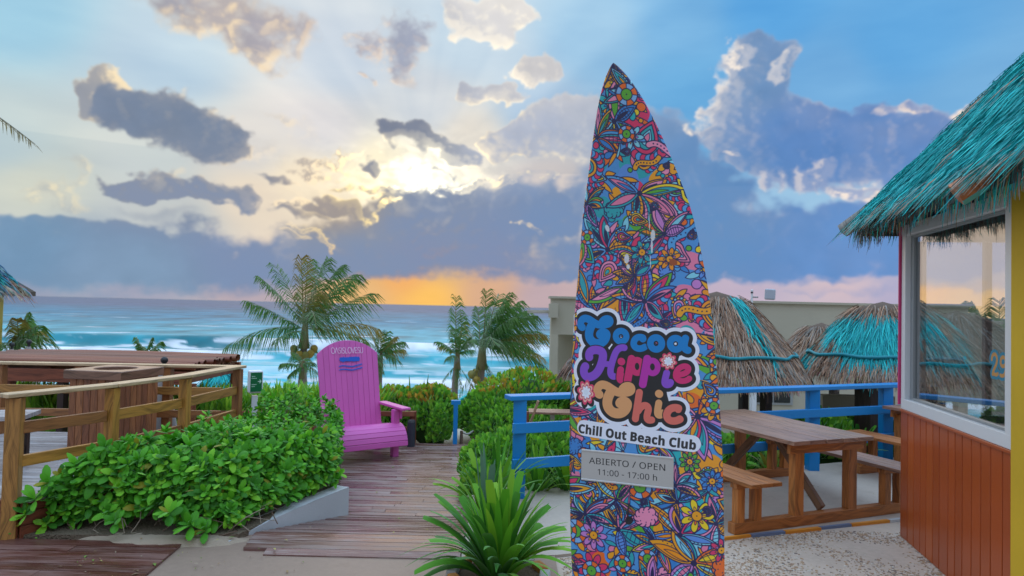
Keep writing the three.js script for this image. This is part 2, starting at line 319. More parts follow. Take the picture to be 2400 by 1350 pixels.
function pipe(pts, r0, r1, seg = 8, rad = 7) {   // a tapering round limb through the points
  const c = new THREE.CatmullRomCurve3(pts), g = new THREE.TubeGeometry(c, seg, 1, rad, false), p = g.attributes.position, k = rad + 1;
  for (let i = 0; i <= seg; i++) { const m = c.getPointAt(i / seg), r = r0 + (r1 - r0) * i / seg; for (let j = 0; j < k; j++) { const a = i * k + j; p.setXYZ(a, m.x + (p.getX(a) - m.x) * r, m.y + (p.getY(a) - m.y) * r, m.z + (p.getZ(a) - m.z) * r); } }
  return g;
}
class Soup {   // triangles with their own colours, gathered into one geometry
  constructor() { this.p = []; this.n = []; this.c = []; this.i = []; }
  ribbon(points, widths, side, col, fold = 0) {   // a leaf blade along points; side(i) gives the width direction
    const b = this.p.length / 3, m = points.length;
    for (let i = 0; i < m; i++) {
      const t = points[Math.min(i + 1, m - 1)].clone().sub(points[Math.max(i - 1, 0)]), s = typeof side === 'function' ? side(i, t) : side, up = s.clone().cross(t).normalize(), w = widths[i] / 2;
      for (const k of fold ? [-1, 0, 1] : [-1, 1]) {
        const q = points[i].clone().addScaledVector(s, k * w).addScaledVector(up, fold * Math.abs(k) * w), nn = up.clone().addScaledVector(s, k * (fold ? -fold : 0.25)).normalize();
        this.p.push(q.x, q.y, q.z); this.n.push(nn.x, nn.y, nn.z); this.c.push(...(typeof col === 'function' ? col(i / (m - 1)) : col));
      }
    }
    const w = fold ? 3 : 2;
    for (let i = 0; i < m - 1; i++) for (let k = 0; k < w - 1; k++) { const a = b + i * w + k; this.i.push(a, a + 1, a + w, a + 1, a + w + 1, a + w); }
  }
  build() { const g = new THREE.BufferGeometry(); g.setAttribute('position', new THREE.Float32BufferAttribute(this.p, 3)); g.setAttribute('normal', new THREE.Float32BufferAttribute(this.n, 3)); g.setAttribute('color', new THREE.Float32BufferAttribute(this.c, 3)); g.setIndex(this.i); return g; }
}
const curve = (a, b, c, n) => Array.from({ length: n + 1 }, (_, i) => { const t = i / n; return a.clone().multiplyScalar((1 - t) * (1 - t)).addScaledVector(b, 2 * t * (1 - t)).addScaledVector(c, t * t); });
// ---------------------------------------------------------------- textures and materials
function texture(w, h, sizeU, sizeV, f, srgb = false) {
  const d = new Uint8Array(w * h * 4);
  for (let y = 0; y < h; y++) for (let x = 0; x < w; x++) { const c = f(x / w, y / h), o = (y * w + x) * 4; for (let k = 0; k < 3; k++) d[o + k] = Math.max(0, Math.min(255, (Array.isArray(c) ? c[k] : c) * 255)); d[o + 3] = 255; }
  const t = new THREE.DataTexture(d, w, h); t.wrapS = t.wrapT = THREE.RepeatWrapping; t.magFilter = THREE.LinearFilter; t.minFilter = THREE.LinearMipmapLinearFilter; t.generateMipmaps = true;
  if (srgb) t.colorSpace = THREE.SRGBColorSpace; t.repeat.set(1 / sizeU, 1 / sizeV); t.needsUpdate = true; return t;
}
// noise that tiles: blend of shifted copies
const tiled = (f, w, h) => (u, v) => { const x = u * w, y = v * h, a = u, b = v; return f(x, y) * (1 - a) * (1 - b) + f(x - w, y) * a * (1 - b) + f(x, y - h) * (1 - a) * b + f(x - w, y - h) * a * b; };
const grain = tiled((x, y) => { const w = y + 0.5 * (fbm(x * 0.8, y * 0.5, 2) - 0.5); return 0.5 * fbm(x * 0.7, w * 14, 3) + 0.3 * fbm(x * 3, w * 60, 2) + 0.2 * fbm(x * 0.4 + 9, w * 3, 2); }, 6, 1);
const woodMap = texture(768, 256, 1.6, 0.28, (u, v) => { const g = grain(u, v); return 0.28 + 1.15 * ss(0.22, 0.8, g); });
const woodBump = texture(768, 256, 1.6, 0.28, (u, v) => grain(u, v));
const worn = tiled((x, y) => fbm(x * 1.1, y * 2.6, 5), 5, 5), fleck = tiled((x, y) => fbm(x * 5, y * 26, 3), 5, 5);
const deckMap = texture(1024, 512, 3.1, 1.3, (u, v) => {   // stained boards, the stain worn to grey in streaks
  const g = grain((u * 2) % 1, (v * 4) % 1), a = ss(0.40, 0.62, worn(u, v) * 0.62 + fleck(u, v) * 0.38), s = 0.80 + 0.36 * g;
  return [(0.455 + 0.13 * a) * s, (0.305 + 0.20 * a) * s, (0.268 + 0.205 * a) * s];
}, true);
const greyDeckMap = texture(1024, 512, 3.1, 1.3, (u, v) => { const g = grain((u * 2) % 1, (v * 4) % 1), a = ss(0.42, 0.6, worn(u, v) * 0.6 + fleck(u, v) * 0.4), s = 0.7 + 0.5 * g; return [(0.62 + 0.12 * a) * s, (0.58 + 0.14 * a) * s, (0.57 + 0.15 * a) * s]; }, true);
const deckRough = texture(512, 256, 3.1, 1.3, (u, v) => 0.25 + 0.34 * ss(0.4, 0.65, worn(u, v) * 0.6 + fleck(u, v) * 0.4));
const blot = tiled((x, y) => fbm(x, y, 5), 4, 4), fine = tiled((x, y) => noise(x, y) * 0.6 + noise(x * 2.3, y * 2.3) * 0.4, 90, 90);
const plasterMap = texture(512, 512, 2.2, 2.2, (u, v) => 0.80 + 0.22 * blot(u, v) - 0.05 * fine(u, v));
const concreteMap = texture(1024, 1024, 2.6, 2.6, (u, v) => { const b = blot(u, v), f = fine(u, v), st = ss(0.56, 0.7, blot((u * 1.7 + 0.3) % 1, (v * 2.3 + 0.6) % 1)), k = 0.60 + 0.34 * b + 0.16 * (f - 0.5) - 0.10 * st; return [k, k * (0.955 - 0.02 * st), k * (0.90 - 0.05 * st)]; });
const fineBump = texture(512, 512, 0.9, 0.9, (u, v) => fine(u, v));
const std = (color, o = {}) => new THREE.MeshStandardMaterial({ color, roughness: 0.7, ...o });
const phys = (color, o = {}) => new THREE.MeshPhysicalMaterial({ color, roughness: 0.7, ...o });
const rgb = (r, g, b) => new THREE.Color().setRGB(r, g, b);
const wood = (c, o = {}) => phys(c, { map: woodMap, bumpMap: woodBump, bumpScale: 0.0018, roughness: 0.5, ...o });
const M = {
  rail: [rgb(0.46, 0.215, 0.05), rgb(0.54, 0.25, 0.045), rgb(0.36, 0.145, 0.045)].map((c) => wood(c)),
  railTop: wood(rgb(0.62, 0.43, 0.24), { roughness: 0.4 }),
  brown: wood(rgb(0.30, 0.10, 0.045)), dark: wood(rgb(0.045, 0.025, 0.02)), redwood: wood(rgb(0.26, 0.07, 0.032)),
  bin: [rgb(0.34, 0.125, 0.05), rgb(0.28, 0.10, 0.045), rgb(0.40, 0.15, 0.055)].map((c) => wood(c)),
  table: [rgb(0.50, 0.17, 0.035), rgb(0.43, 0.145, 0.032), rgb(0.58, 0.195, 0.04)].map((c) => wood(c, { roughness: 0.55 })),
  tableTop: [rgb(0.40, 0.215, 0.145), rgb(0.36, 0.19, 0.13), rgb(0.44, 0.24, 0.155)].map((c) => wood(c, { roughness: 0.36 })),  // greyer than the leg wood: sky sheen put into the colour
  deck: [1, 0.86, 1.12].map((k) => phys(rgb(k, k, k), { map: deckMap, roughnessMap: deckRough, roughness: 1, bumpMap: woodBump, bumpScale: 0.0015 })),
  darkDeck: [1, 0.86, 1.12].map((k) => phys(rgb(0.62 * k, 0.42 * k, 0.38 * k), { map: deckMap, roughnessMap: deckRough, roughness: 1, bumpMap: woodBump, bumpScale: 0.0015 })),
  greyDeck: [1, 0.88, 1.1].map((k) => phys(rgb(k, k, k), { map: greyDeckMap, roughness: 0.5, bumpMap: woodBump, bumpScale: 0.0015 })),
  joist: std(rgb(0.02, 0.014, 0.012), { roughness: 0.95 }),
  blue: [rgb(0.004, 0.25, 0.64), rgb(0.006, 0.265, 0.66)].map((c) => phys(c, { map: plasterMap, roughness: 0.42, bumpMap: woodBump, bumpScale: 0.0006 })),
  pink: phys(rgb(0.74, 0.13, 0.47), { map: plasterMap, roughness: 0.45, bumpMap: woodBump, bumpScale: 0.0007 }),
  kerbWhite: std(rgb(0.60, 0.60, 0.60), { map: plasterMap, roughness: 0.75, bumpMap: fineBump, bumpScale: 0.001 }),
  beige: std(rgb(0.50, 0.455, 0.345), { map: plasterMap, roughness: 0.9 }),
  concrete: std(rgb(0.60, 0.515, 0.445), { map: concreteMap, roughness: 0.62, bumpMap: fineBump, bumpScale: 0.0015 }),
  path: std(rgb(0.36, 0.255, 0.195), { map: concreteMap, roughness: 0.55, bumpMap: fineBump, bumpScale: 0.0012 }),
  sand: std(rgb(0.48, 0.42, 0.33), { roughness: 0.95, bumpMap: fineBump, bumpScale: 0.01 }),
  soil: std(rgb(0.20, 0.15, 0.10), { map: concreteMap, roughness: 0.95, bumpMap: fineBump, bumpScale: 0.02 }),
  white: phys(rgb(0.74, 0.75, 0.76), { roughness: 0.35 }),
  twig: std(rgb(0.16, 0.10, 0.065), { roughness: 0.9 }),
  trunk: std(rgb(0.25, 0.205, 0.17), { roughness: 0.95, bumpMap: woodBump, bumpScale: 0.01 }),
  steel: phys(rgb(0.5, 0.5, 0.5), { metalness: 1, roughness: 0.35 }), black: std(rgb(0.02, 0.02, 0.022), { roughness: 0.5 }),
};
const leafMat = (c, o = {}) => phys(c, { roughness: 0.9, transmission: 0.38, clearcoat: 0.26, clearcoatRoughness: 0.26, specularIntensity: 0.5, side: THREE.DoubleSide, ...o });
const foliage = phys(rgb(1, 1, 1), { roughness: 0.95, transmission: 0.38, clearcoat: 0.08, clearcoatRoughness: 0.4, vertexColors: true, side: THREE.DoubleSide });
const pick = (list, r) => list[Math.floor(r() * list.length) % list.length];
// ---------------------------------------------------------------- ground, beach, sea
const SEA = -5;
const landY = (x, z) => { const d = -z - 0.035 * x; if (d < 11) return -0.34; const t = (d - 11) / 36; return -0.34 - ss(0, 0.35, t) * 2.6 - Math.max(0, t - 0.1) * 2.45 + 0.12 * (fbm(x * 0.3, z * 0.3, 3) - 0.5); };
{
  const xs = [], zs = [];
  for (let k = -40; k <= 40; k++) xs.push(Math.sign(k) * Math.pow(Math.abs(k) / 40, 2.2) * 900);
  for (let k = 0; k <= 60; k++) zs.push(k < 14 ? 400 - k * 30 : -(k - 13) * 1.6);
  const p = [], uv = [], idx = [];
  for (const z of zs) for (const x of xs) { p.push(x, landY(x, z), z); uv.push(x, z); }
  for (let j = 0; j < zs.length - 1; j++) for (let i = 0; i < xs.length - 1; i++) { const a = j * xs.length + i, b = a + xs.length; idx.push(a, a + 1, b, a + 1, b + 1, b); }
  const g = new THREE.BufferGeometry(); g.setAttribute('position', new THREE.Float32BufferAttribute(p, 3)); g.setAttribute('uv', new THREE.Float32BufferAttribute(uv, 2)); g.setIndex(idx); g.computeVertexNormals();
  const n = g.attributes.normal; if (n.getY(0) < 0) for (let i = 0; i < idx.length; i += 3) [idx[i + 1], idx[i + 2]] = [idx[i + 2], idx[i + 1]], g.setIndex(idx); g.computeVertexNormals();
  structure('sand_ground', g, M.sand);
}
{ // the sea: rows that follow the coast, swell and three lines of breakers; shallow water over sand is turquoise, deep water slate blue
  const rows = [], W = 760; for (let d = 41; d < 26000; d *= d < 400 ? 1.0062 : 1.02) rows.push(d);
  const p = [], c = [], idx = [];
  const crest = (x, d, at, w, seed) => { const m = at + 9 * (fbm(x * 0.013 + seed, seed * 1.7, 3) - 0.5) + 2 * (noise(x * 0.12, seed) - 0.5); return (d - m) / w; };
  for (let j = 0; j < rows.length; j++) {
    const d = rows[j];
    for (let i = 0; i <= W; i++) {
      const a = (-50 + 100 * i / W) * R, x = Math.tan(a) * d * (1 + 0.0 * d), z = -d + 0.03 * x;
      const far = 1 / (1 + d / 260), s = 0.55 * (fbm(x * 0.06 + d * 0.02, d * 0.13, 4) - 0.5) + 0.10 * (fbm(x * 0.35, d * 0.75 + 40, 3) - 0.5) + 0.9 * (fbm(x * 0.012 + 9, d * 0.055, 3) - 0.5) * ss(60, 160, d);
      let y = SEA + s * (0.35 + 0.65 * far) * ss(41, 60, d) * Math.min(1, 1200 / d), foam = 0, green = 0;
      for (const [at, w, hgt, seed, gap] of [[101, 4.2, 1.5, 3.1, 0.46], [82, 2.8, 0.75, 8.4, 0.30], [68, 2.4, 0.5, 14.2, 0.34], [57, 2, 0.3, 21, 0.3]]) {
        const q = crest(x, d, at, w, seed), run = ss(gap, gap + 0.16, fbm(x * 0.022 + seed * 5, seed, 3)), h = hgt * (0.4 + 0.6 * run) * (q < 0 ? Math.exp(-q * q * 2.2) : Math.exp(-q * q * 0.5));
        y += h;
        const tear = fbm(x * 0.25 + seed * 3, d * 0.6, 4), broken = ss(gap + 0.07, gap + 0.2, fbm(x * 0.03 + seed * 9, seed * 2, 3));
        foam = Math.max(foam, broken * ss(0.36, 0.6, tear + 0.25 * Math.exp(-q * q)) * ss(1.1, 0.2, Math.abs(q + 0.25)), ss(0.50, 0.64, tear) * ss(0.3, -0.6, q) * ss(-3.2, -0.6, q) * 0.9);
        green = Math.max(green, Math.exp(-Math.pow((q + 0.5) * 1.4, 2)) * (1 - broken));
      }
      const lace = 1 - Math.abs(2 * fbm(x * 0.16 + 77, d * 0.5 + 9, 4) - 1) * 3.4;
      foam = Math.max(foam, ss(0.45, 1.0, lace) * ss(95, 50, d) * 0.7, ss(50, 42, d + 4 * (fbm(x * 0.08, 2, 3) - 0.5)) * 0.9);
      if (d > 105) foam = Math.max(foam, 0.7 * ss(0.735, 0.80, fbm(x * 0.05, d * 0.17 + 3, 4)) * ss(420, 150, d));
      foam = Math.min(1, foam); const foamShade = fbm(x * 0.45 + 31, d * 0.22 + 2, 4);
      const depth = ss(60, 300, d * (1 + 0.35 * (fbm(x * 0.004 + 2, d * 0.012, 3) - 0.5))), mid = ss(200, 800, d), chop = fbm(x * 0.085 + 5, d * 0.05 + 70, 4), dark = 0.55 * (chop - 0.5) * 2 * ss(2500, 200, d) + 0.45 * (fbm(x * 0.4 + 9, d * 0.16, 3) - 0.5) * ss(500, 60, d) + 0.3 * (fbm(x * 0.012, d * 0.03 + 7, 4) - 0.5) + 0.75 * (fbm(x * 0.26 + 3, d * 0.075, 3) - 0.5) * ss(900, 120, d);  // dark and bright wavelets shaded into the water colour
      let q = [0.085, 0.36, 0.41].map((v, k) => v + ([0.02, 0.17, 0.26][k] - v) * depth); q = q.map((v, k) => v + ([0.05, 0.10, 0.18][k] - v) * mid);
      const g = Math.max(0, green); q = q.map((v, k) => (v + ([0.01, 0.27, 0.33][k] - v) * g * 0.8) * (1 + dark));
      q = q.map((v, k) => v + ([0.80, 0.83, 0.85][k] * (0.62 + 0.55 * foamShade) - v) * foam);  // patchy shadows painted into the foam colour
      p.push(x, y, z); c.push(...q);
    }
  }
  for (let j = 0; j < rows.length - 1; j++) for (let i = 0; i < W; i++) { const a = j * (W + 1) + i, b = a + W + 1; idx.push(a, a + 1, b, a + 1, b + 1, b); }
  const g = new THREE.BufferGeometry(); g.setAttribute('position', new THREE.Float32BufferAttribute(p, 3)); g.setAttribute('color', new THREE.Float32BufferAttribute(c, 3)); g.setIndex(idx); g.computeVertexNormals();
  structure('sea', g, phys(rgb(1, 1, 1), { vertexColors: true, roughness: 0.5, ior: 1.33, specularIntensity: 0.3 }));
}
// ---------------------------------------------------------------- terrace, path, decks
const TURN = 22.6 * R, cT = V(Math.cos(TURN), 0, -Math.sin(TURN)), aT = V(-Math.sin(TURN), 0, -Math.cos(TURN));   // the terrace's own axes: across, and away
const strip0 = onLevel(1690, 1259, 0), strip1 = onLevel(2118, 1213, 0);
{
  const railA = V(-0.35, 0, -6.36), railB = V(6.6, 0, -9.26), far = aT.clone().multiplyScalar(0.18);
  const A = railA.clone().add(far), B = railB.clone().add(far);
  const lowL = strip0.clone().lerp(strip1, (0.36 - strip0.x) / (strip1.x - strip0.x)), lowR = strip1.clone().sub(strip0).normalize().multiplyScalar(4).add(strip1);
  structure('terrace', prism([[-0.32, -4.95], [-0.32, A.z], [A.x, A.z], [B.x, B.z], [lowR.x, lowR.z], [lowL.x, lowL.z]], -0.4, 0), M.concrete);
  // the pebble-dash apron in front, two centimetres lower
  const pb = structure('pebble_paving', prism([[lowL.x, lowL.z + 0.002], [lowR.x, lowR.z + 0.002], [9, 2], [lowL.x, 2]], -0.4, -0.02), std(rgb(0.70, 0.57, 0.47), { map: concreteMap, roughness: 0.7, bumpMap: fineBump, bumpScale: 0.004 }));
  const r = rng(31), N = 26000, gs = new THREE.SphereGeometry(1, 7, 5), stones = new THREE.InstancedMesh(gs, std(rgb(1, 1, 1), { roughness: 0.55 }), N), m = new THREE.Matrix4(), q = new THREE.Quaternion();
  let k = 0;
  while (k < N) {
    const x = 0.4 + 3.1 * r(), z = -2.2 - 3.6 * r(); const t = (x - strip0.x) / (strip1.x - strip0.x); if (z < strip0.z + t * (strip1.z - strip0.z) + 0.03) continue;
    if (fbm(x * 1.7 + 3, z * 1.7, 3) < 0.26 + 0.22 * r()) continue;
    const s = 0.004 + 0.0075 * r() * r();
    m.compose(V(x, -0.0195 + s * 0.12, z), q.setFromEuler(new THREE.Euler(0, r() * 6, 0)), V(s * (1 + 0.9 * r()), s * 0.55, s)); stones.setMatrixAt(k, m);
    const c = pick([[0.30, 0.18, 0.10], [0.42, 0.26, 0.14], [0.20, 0.15, 0.12], [0.36, 0.24, 0.15], [0.55, 0.42, 0.3], [0.62, 0.55, 0.47]], r); stones.setColorAt(k, rgb(...c)); k++;
  }
  stones.name = 'pebbles'; stones.userData.kind = 'stuff'; pb.add(stones);
  // painted edge, orange and blue by turns
  const edge = structure('painted_edge_line'), n = [[-0.3, 'o'], [0.142, 'b'], [0.315, 'o'], [0.505, 'b'], [0.68, 'o'], [0.90, 'w'], [1.0, '']];
  for (let i = 0; i < n.length - 1; i++) {
    const a = strip0.clone().lerp(strip1, n[i][0]), b = strip0.clone().lerp(strip1, n[i + 1][0] - 0.004), w = 0.028 + 0.004 * (i % 2), f = aT.clone().multiplyScalar(-0.028 - 0.006 * (i % 3));
    part('painted_stripe', prism([[a.x, a.z], [b.x, b.z], [b.x + f.x, b.z + f.z], [a.x + f.x * 0.9, a.z + f.z * 0.9]], -0.03, 0.004), { o: std(rgb(0.75, 0.27, 0.02), { map: plasterMap }), b: std(rgb(0.16, 0.21, 0.33), { map: plasterMap }), w: M.kerbWhite }[n[i][1]], edge);
  }
}
const lowZ = strip0.z + (strip1.z - strip0.z) * (0.36 - strip0.x) / (strip1.x - strip0.x);
structure('concrete_path', prism([[0.358, 2], [-4.2, 2], [-2.6, -3.5], [-2.6, -5.11], [-2.2, -5.3], [-1.9, -5.34], [-0.323, -5.36], [-0.323, -4.952], [0.358, lowZ - 0.003]], -0.4, -0.004), M.path);
// board walk: five crest boards, the ramp, the lower deck
const rD = rng(8);
function plankRow(parent, x0, x1, z0, z1, h0, h1, mats, thick = 0.03, cuts = []) {
  const xs = [x0, ...cuts.filter((c) => c > x0 + 0.2 && c < x1 - 0.2).sort((a, b) => a - b), x1];
  for (let i = 0; i < xs.length - 1; i++) {
    const a = xs[i] + (i ? 0.002 : 0), b = xs[i + 1] - 0.002, o = rD() * 7, dy = (rD() - 0.5) * 0.003, g = prism([[a, z0], [b, z0], [b, z1], [a, z1]], (x, z) => (z === z0 ? h0 : h1) - thick, (x, z) => (z === z0 ? h0 : h1) + dy);
    const uv = g.attributes.uv; for (let k = 0; k < uv.count; k++) uv.setXY(k, uv.getX(k) + o, uv.getY(k) + o * 3.3);
    part('plank', g, pick(mats, rD), parent);
  }
}
{
  const walk = structure('boardwalk'), gap = 0.006;
  part('joist_bed', prism([[-1.86, -4.96], [-0.35, -4.96], [-0.35, -5.32], [-0.35, -6.52], [-1.5, -6.52], [-1.86, -5.32]], -0.4, (x, z) => (z > -5.4 ? -0.012 : -0.235)), M.joist, walk);
  for (let k = 0; k < 5; k++) { const z = -4.9 - k * 0.086, x = -1.885 - 0.012 * k; plankRow(walk, k === 0 ? x + 0.16 : x, -0.325, z, z - 0.086 + gap, k === 0 ? 0.005 : 0.022, 0.022, M.deck); }
  const n = 13, z0 = -5.335, z1 = -6.53; for (let k = 0; k < n; k++) { const za = z0 + (z1 - z0) * k / n, zb = z0 + (z1 - z0) * (k + 1) / n, h = (z) => 0.02 - 0.22 * (z - z0) / (z1 - z0), left = -1.93 + 0.42 * (k + 0.5) / n; plankRow(walk, left, -0.325, za, zb + gap, h(za), h(zb), M.deck, 0.03); }
  part('joist_bed', prism([[-3.7, -6.53], [-0.35, -6.53], [-0.35, -9.98], [-3.7, -9.98]], -0.4, -0.238), M.joist, walk);
  for (let k = 0; k < 37; k++) { const za = -6.535 - k * 0.0925; plankRow(walk, za > -8.25 ? -1.62 - 0.22 * (-za - 6.5) : -3.6, -0.36, za, za - 0.0925 + gap, -0.2, -0.2, M.deck, 0.03, [-1.35 + 0.9 * rD()]); }
}
{ // dark boards in the near left corner, cut on the slant where the path begins
  const d = structure('dark_deck'), P = onLevel(436, 1270, 0), Q = onLevel(340, 1352, 0);
  part('joist_bed', prism([[-6, -5.06], [P.x - 0.03, -5.06], [Q.x - 0.05, Q.z], [Q.x - 0.5, -3], [-6, -3]], -0.4, -0.02), M.joist, d);
  for (let k = 0; k < 16; k++) {
    const z0 = -5.08 + k * 0.115, z1 = z0 + 0.109, at = (z) => P.x + (Q.x - P.x) * (z - P.z) / (Q.z - P.z), cut = -4.3 + 1.5 * rD(), o = rD() * 7;
    for (const pts of [[[-6, z0], [cut, z0], [cut, z1], [-6, z1]], [[cut + 0.003, z0], [at(z0), z0], [at(z1), z1], [cut + 0.003, z1]]]) { const g = prism(pts, -0.03, 0.012 + 0.003 * rD()), uv = g.attributes.uv; for (let q = 0; q < uv.count; q++) uv.setXY(q, uv.getX(q) + o, uv.getY(q) + o * 3); part('plank', g, pick(M.darkDeck, rD), d); }
  }
}
{ // raised deck on the left with its boarded front
  const d = structure('raised_deck'), edgeX = (z) => (z > -5.77 ? -3.58 + (z + 5.09) / -0.68 * 0.33 : z > -6.57 ? -3.25 + (z + 5.77) / -0.8 * 0.23 : -3.02 + 0.09 * Math.min(1, (z + 6.57) / -1.0));
  part('joist_bed', prism([[-8.5, -5.14], [-3.68, -5.14], [-3.3, -5.9], [-3.12, -6.6], [-3.04, -7.6], [-8.5, -7.6]], -0.35, 0.268), M.joist, d);
  for (let k = 0; k < 27; k++) { const z = -5.1 - k * 0.0935; plankRow(d, -8.5, Math.max(edgeX(z), edgeX(z - 0.09)), z, z - 0.0875, 0.3, 0.3, M.greyDeck, 0.03, [-5.6 + 1.6 * rD()]); }
  for (let k = 0; k < 3; k++) { const y = 0.245 - k * 0.098; block('fascia_board', [-6.06, y, -5.085], [4.9, 0.094, 0.025], M.redwood, d); beam('fascia_board', V(-3.6, y, -5.1), V(-3.24, y, -5.8), 0.094, 0.025, M.redwood, d); }
}
{ // low white retaining wall beside the ramp
  const a = V(-2.06, 0, -5.13), b = V(-1.50, 0, -6.52), w = 0.14, n = b.clone().sub(a).normalize(), s = V(n.z, 0, -n.x).multiplyScalar(-w);
  if (s.x > 0) s.multiplyScalar(-1);
  const g = prism([[a.x, a.z], [a.x + n.x * 0.5, a.z + n.z * 0.5], [a.x + n.x, a.z + n.z], [b.x, b.z], [b.x + s.x, b.z + s.z], [a.x + s.x + n.x, a.z + s.z + n.z], [a.x + s.x + n.x * 0.5, a.z + s.z + n.z * 0.5], [a.x + s.x, a.z + s.z]], -0.35, (x, z) => { const t = (z - a.z) / (b.z - a.z); return 0.012 + 0.05 * ss(0, 0.5, t); });
  const o = thing('retaining_wall', 'low white painted retaining wall between bush and sloping boardwalk', 'low wall'); part('wall_body', g, M.kerbWhite, o);
}
structure('planting_soil', prism([[-4.2, -5.08], [-2.02, -5.2], [-1.62, -6.53], [-2.0, -8.25], [-3.3, -8.25], [-3.2, -6.6], [-3.45, -5.6]], -0.4, (x, z) => 0.015 + 0.05 * fbm(x * 3, z * 3, 2)), M.soil);
// ---------------------------------------------------------------- left side: railings, bin, bench, pergola, hut, parasols
const rL = rng(505);
{ // near railing, winding from the front post back to the corner post
  const P = [V(-3.67, 0, -5.10), V(-3.34, 0, -5.77), V(-3.11, 0, -6.57), V(-3.01, 0, -7.58)], o = thing('wooden_railing', 'honey brown wooden handrail curving along the raised deck behind the bush', 'railing');
  const rise = (p, y) => V(p.x, y, p.z);
  P.forEach((p, i) => { const m = beam('post', rise(p, 0.0), rise(p, 1.045), i ? 0.085 : 0.1, i ? 0.085 : 0.1, M.rail[i % 3 === 3 ? 0 : [0, 1, 1, 2][i]], o, 0.006); m.rotateX((i ? -0.1 : 0.3)); });
  for (let i = 0; i < 3; i++) {
    const u = P[i + 1].clone().sub(P[i]).normalize(), a = P[i].clone().addScaledVector(u, i ? 0.0 : -0.09), b = P[i + 1].clone().addScaledVector(u, i === 2 ? 0.06 : 0.0);
    beam('handrail', rise(a, 1.065 + 0.002 * i), rise(b, 1.067 + 0.002 * i), 0.03, 0.14, M.railTop, o, 0.006);
    const s = V(u.z, 0, -u.x).multiplyScalar(i % 2 ? 0.0 : 0.0);
    beam('middle_rail', rise(a.clone().add(s).addScaledVector(u, i ? 0.045 : 0.14), 0.815), rise(b.clone().addScaledVector(u, -0.05), 0.815), 0.09, 0.035, M.rail[[2, 1, 0][i]], o);
    beam('lower_rail', rise(a.clone().addScaledVector(u, i ? 0.045 : 0.14), 0.565), rise(b.clone().addScaledVector(u, -0.05), 0.565), 0.085, 0.035, M.rail[[1, 2, 0][i]], o);
  }
}
{ // far railing along the sea side of the raised deck
  const o = thing('wooden_railing', 'straight brown wooden railing on the seaward side of the raised deck behind the litter bin', 'railing'), A = V(-7.2, 0, -7.36), B = V(-3.04, 0, -7.60), at = (t, y) => A.clone().lerp(B, t).setY(y);
  for (const t of [0.02, 0.40, 0.60, 0.825, 0.985]) if (t < 0.97) beam('post', at(t, 0.0), at(t, 1.05), 0.085, 0.085, M.rail[2], o);
  beam('handrail', at(0, 1.068), at(1, 1.068), 0.028, 0.13, M.railTop, o); beam('middle_rail', at(0, 0.80).add(V(0, 0, 0.062)), at(0.97, 0.80).add(V(0, 0, 0.062)), 0.085, 0.035, M.rail[0], o); beam('lower_rail', at(0, 0.55).add(V(0, 0, 0.062)), at(0.97, 0.55).add(V(0, 0, 0.062)), 0.08, 0.035, M.rail[2], o);
}
{ // slatted litter bin with a round mouth
  const o = thing('litter_bin', 'tall square wooden slatted litter bin with a round hole in its top', 'bin', [-4.03, 0.3, -7.0], -0.16), w = 0.56, h = 0.70, n = 7;
  for (let s = 0; s < 4; s++) for (let k = 0; k < n; k++) {
    const m = part('slat', boxGeo(h, w / n - 0.005, 0.022), pick(M.bin, rL), o), t = -w / 2 + (k + 0.5) * w / n, e = w / 2 - 0.012;
    m.rotation.set(0, s * Math.PI / 2, Math.PI / 2, 'YXZ'); m.position.set(...[[t, h / 2, e], [e, h / 2, -t], [-t, h / 2, -e], [-e, h / 2, t]][s]);
  }
  part('liner', new THREE.CylinderGeometry(0.215, 0.2, h - 0.02, 28, 1, true), std(rgb(0.015, 0.012, 0.01), { side: THREE.DoubleSide }), o).position.y = h / 2 + 0.01;
  const sh = new THREE.Shape(), q = w / 2 + 0.03; sh.moveTo(-q, -q); sh.lineTo(q, -q); sh.lineTo(q, q); sh.lineTo(-q, q); sh.closePath(); const hole = new THREE.Path(); hole.absarc(0, 0, 0.205, 0, TAU, true); sh.holes.push(hole);
  part('lid', new THREE.ExtrudeGeometry(sh, { depth: 0.075, bevelEnabled: true, bevelSize: 0.006, bevelThickness: 0.006, bevelSegments: 1, curveSegments: 24 }).rotateX(-Math.PI / 2), wood(rgb(0.26, 0.13, 0.08), { roughness: 0.34 }), o).position.y = h + 0.004;
}
{ // bench at the left edge
  const c = onLevel(-40, 972, 0.76), o = thing('wooden_bench', 'small grey brown wooden bench behind the front handrail post, cut by the left edge', 'bench', [c.x - 0.2, 0.3, c.z], 0.25);
  for (let k = 0; k < 3; k++) block('seat_board', [0, 0.445, -0.13 + k * 0.135], [1.1, 0.04, 0.128], M.greyDeck[k], o);
  for (const x of [-0.45, 0.45]) { for (const z of [-0.12, 0.14]) block('leg', [x, 0.21, z], [0.07, 0.42, 0.07], M.dark, o); block('stretcher', [x, 0.12, 0.01], [0.05, 0.06, 0.19], M.dark, o); }
}
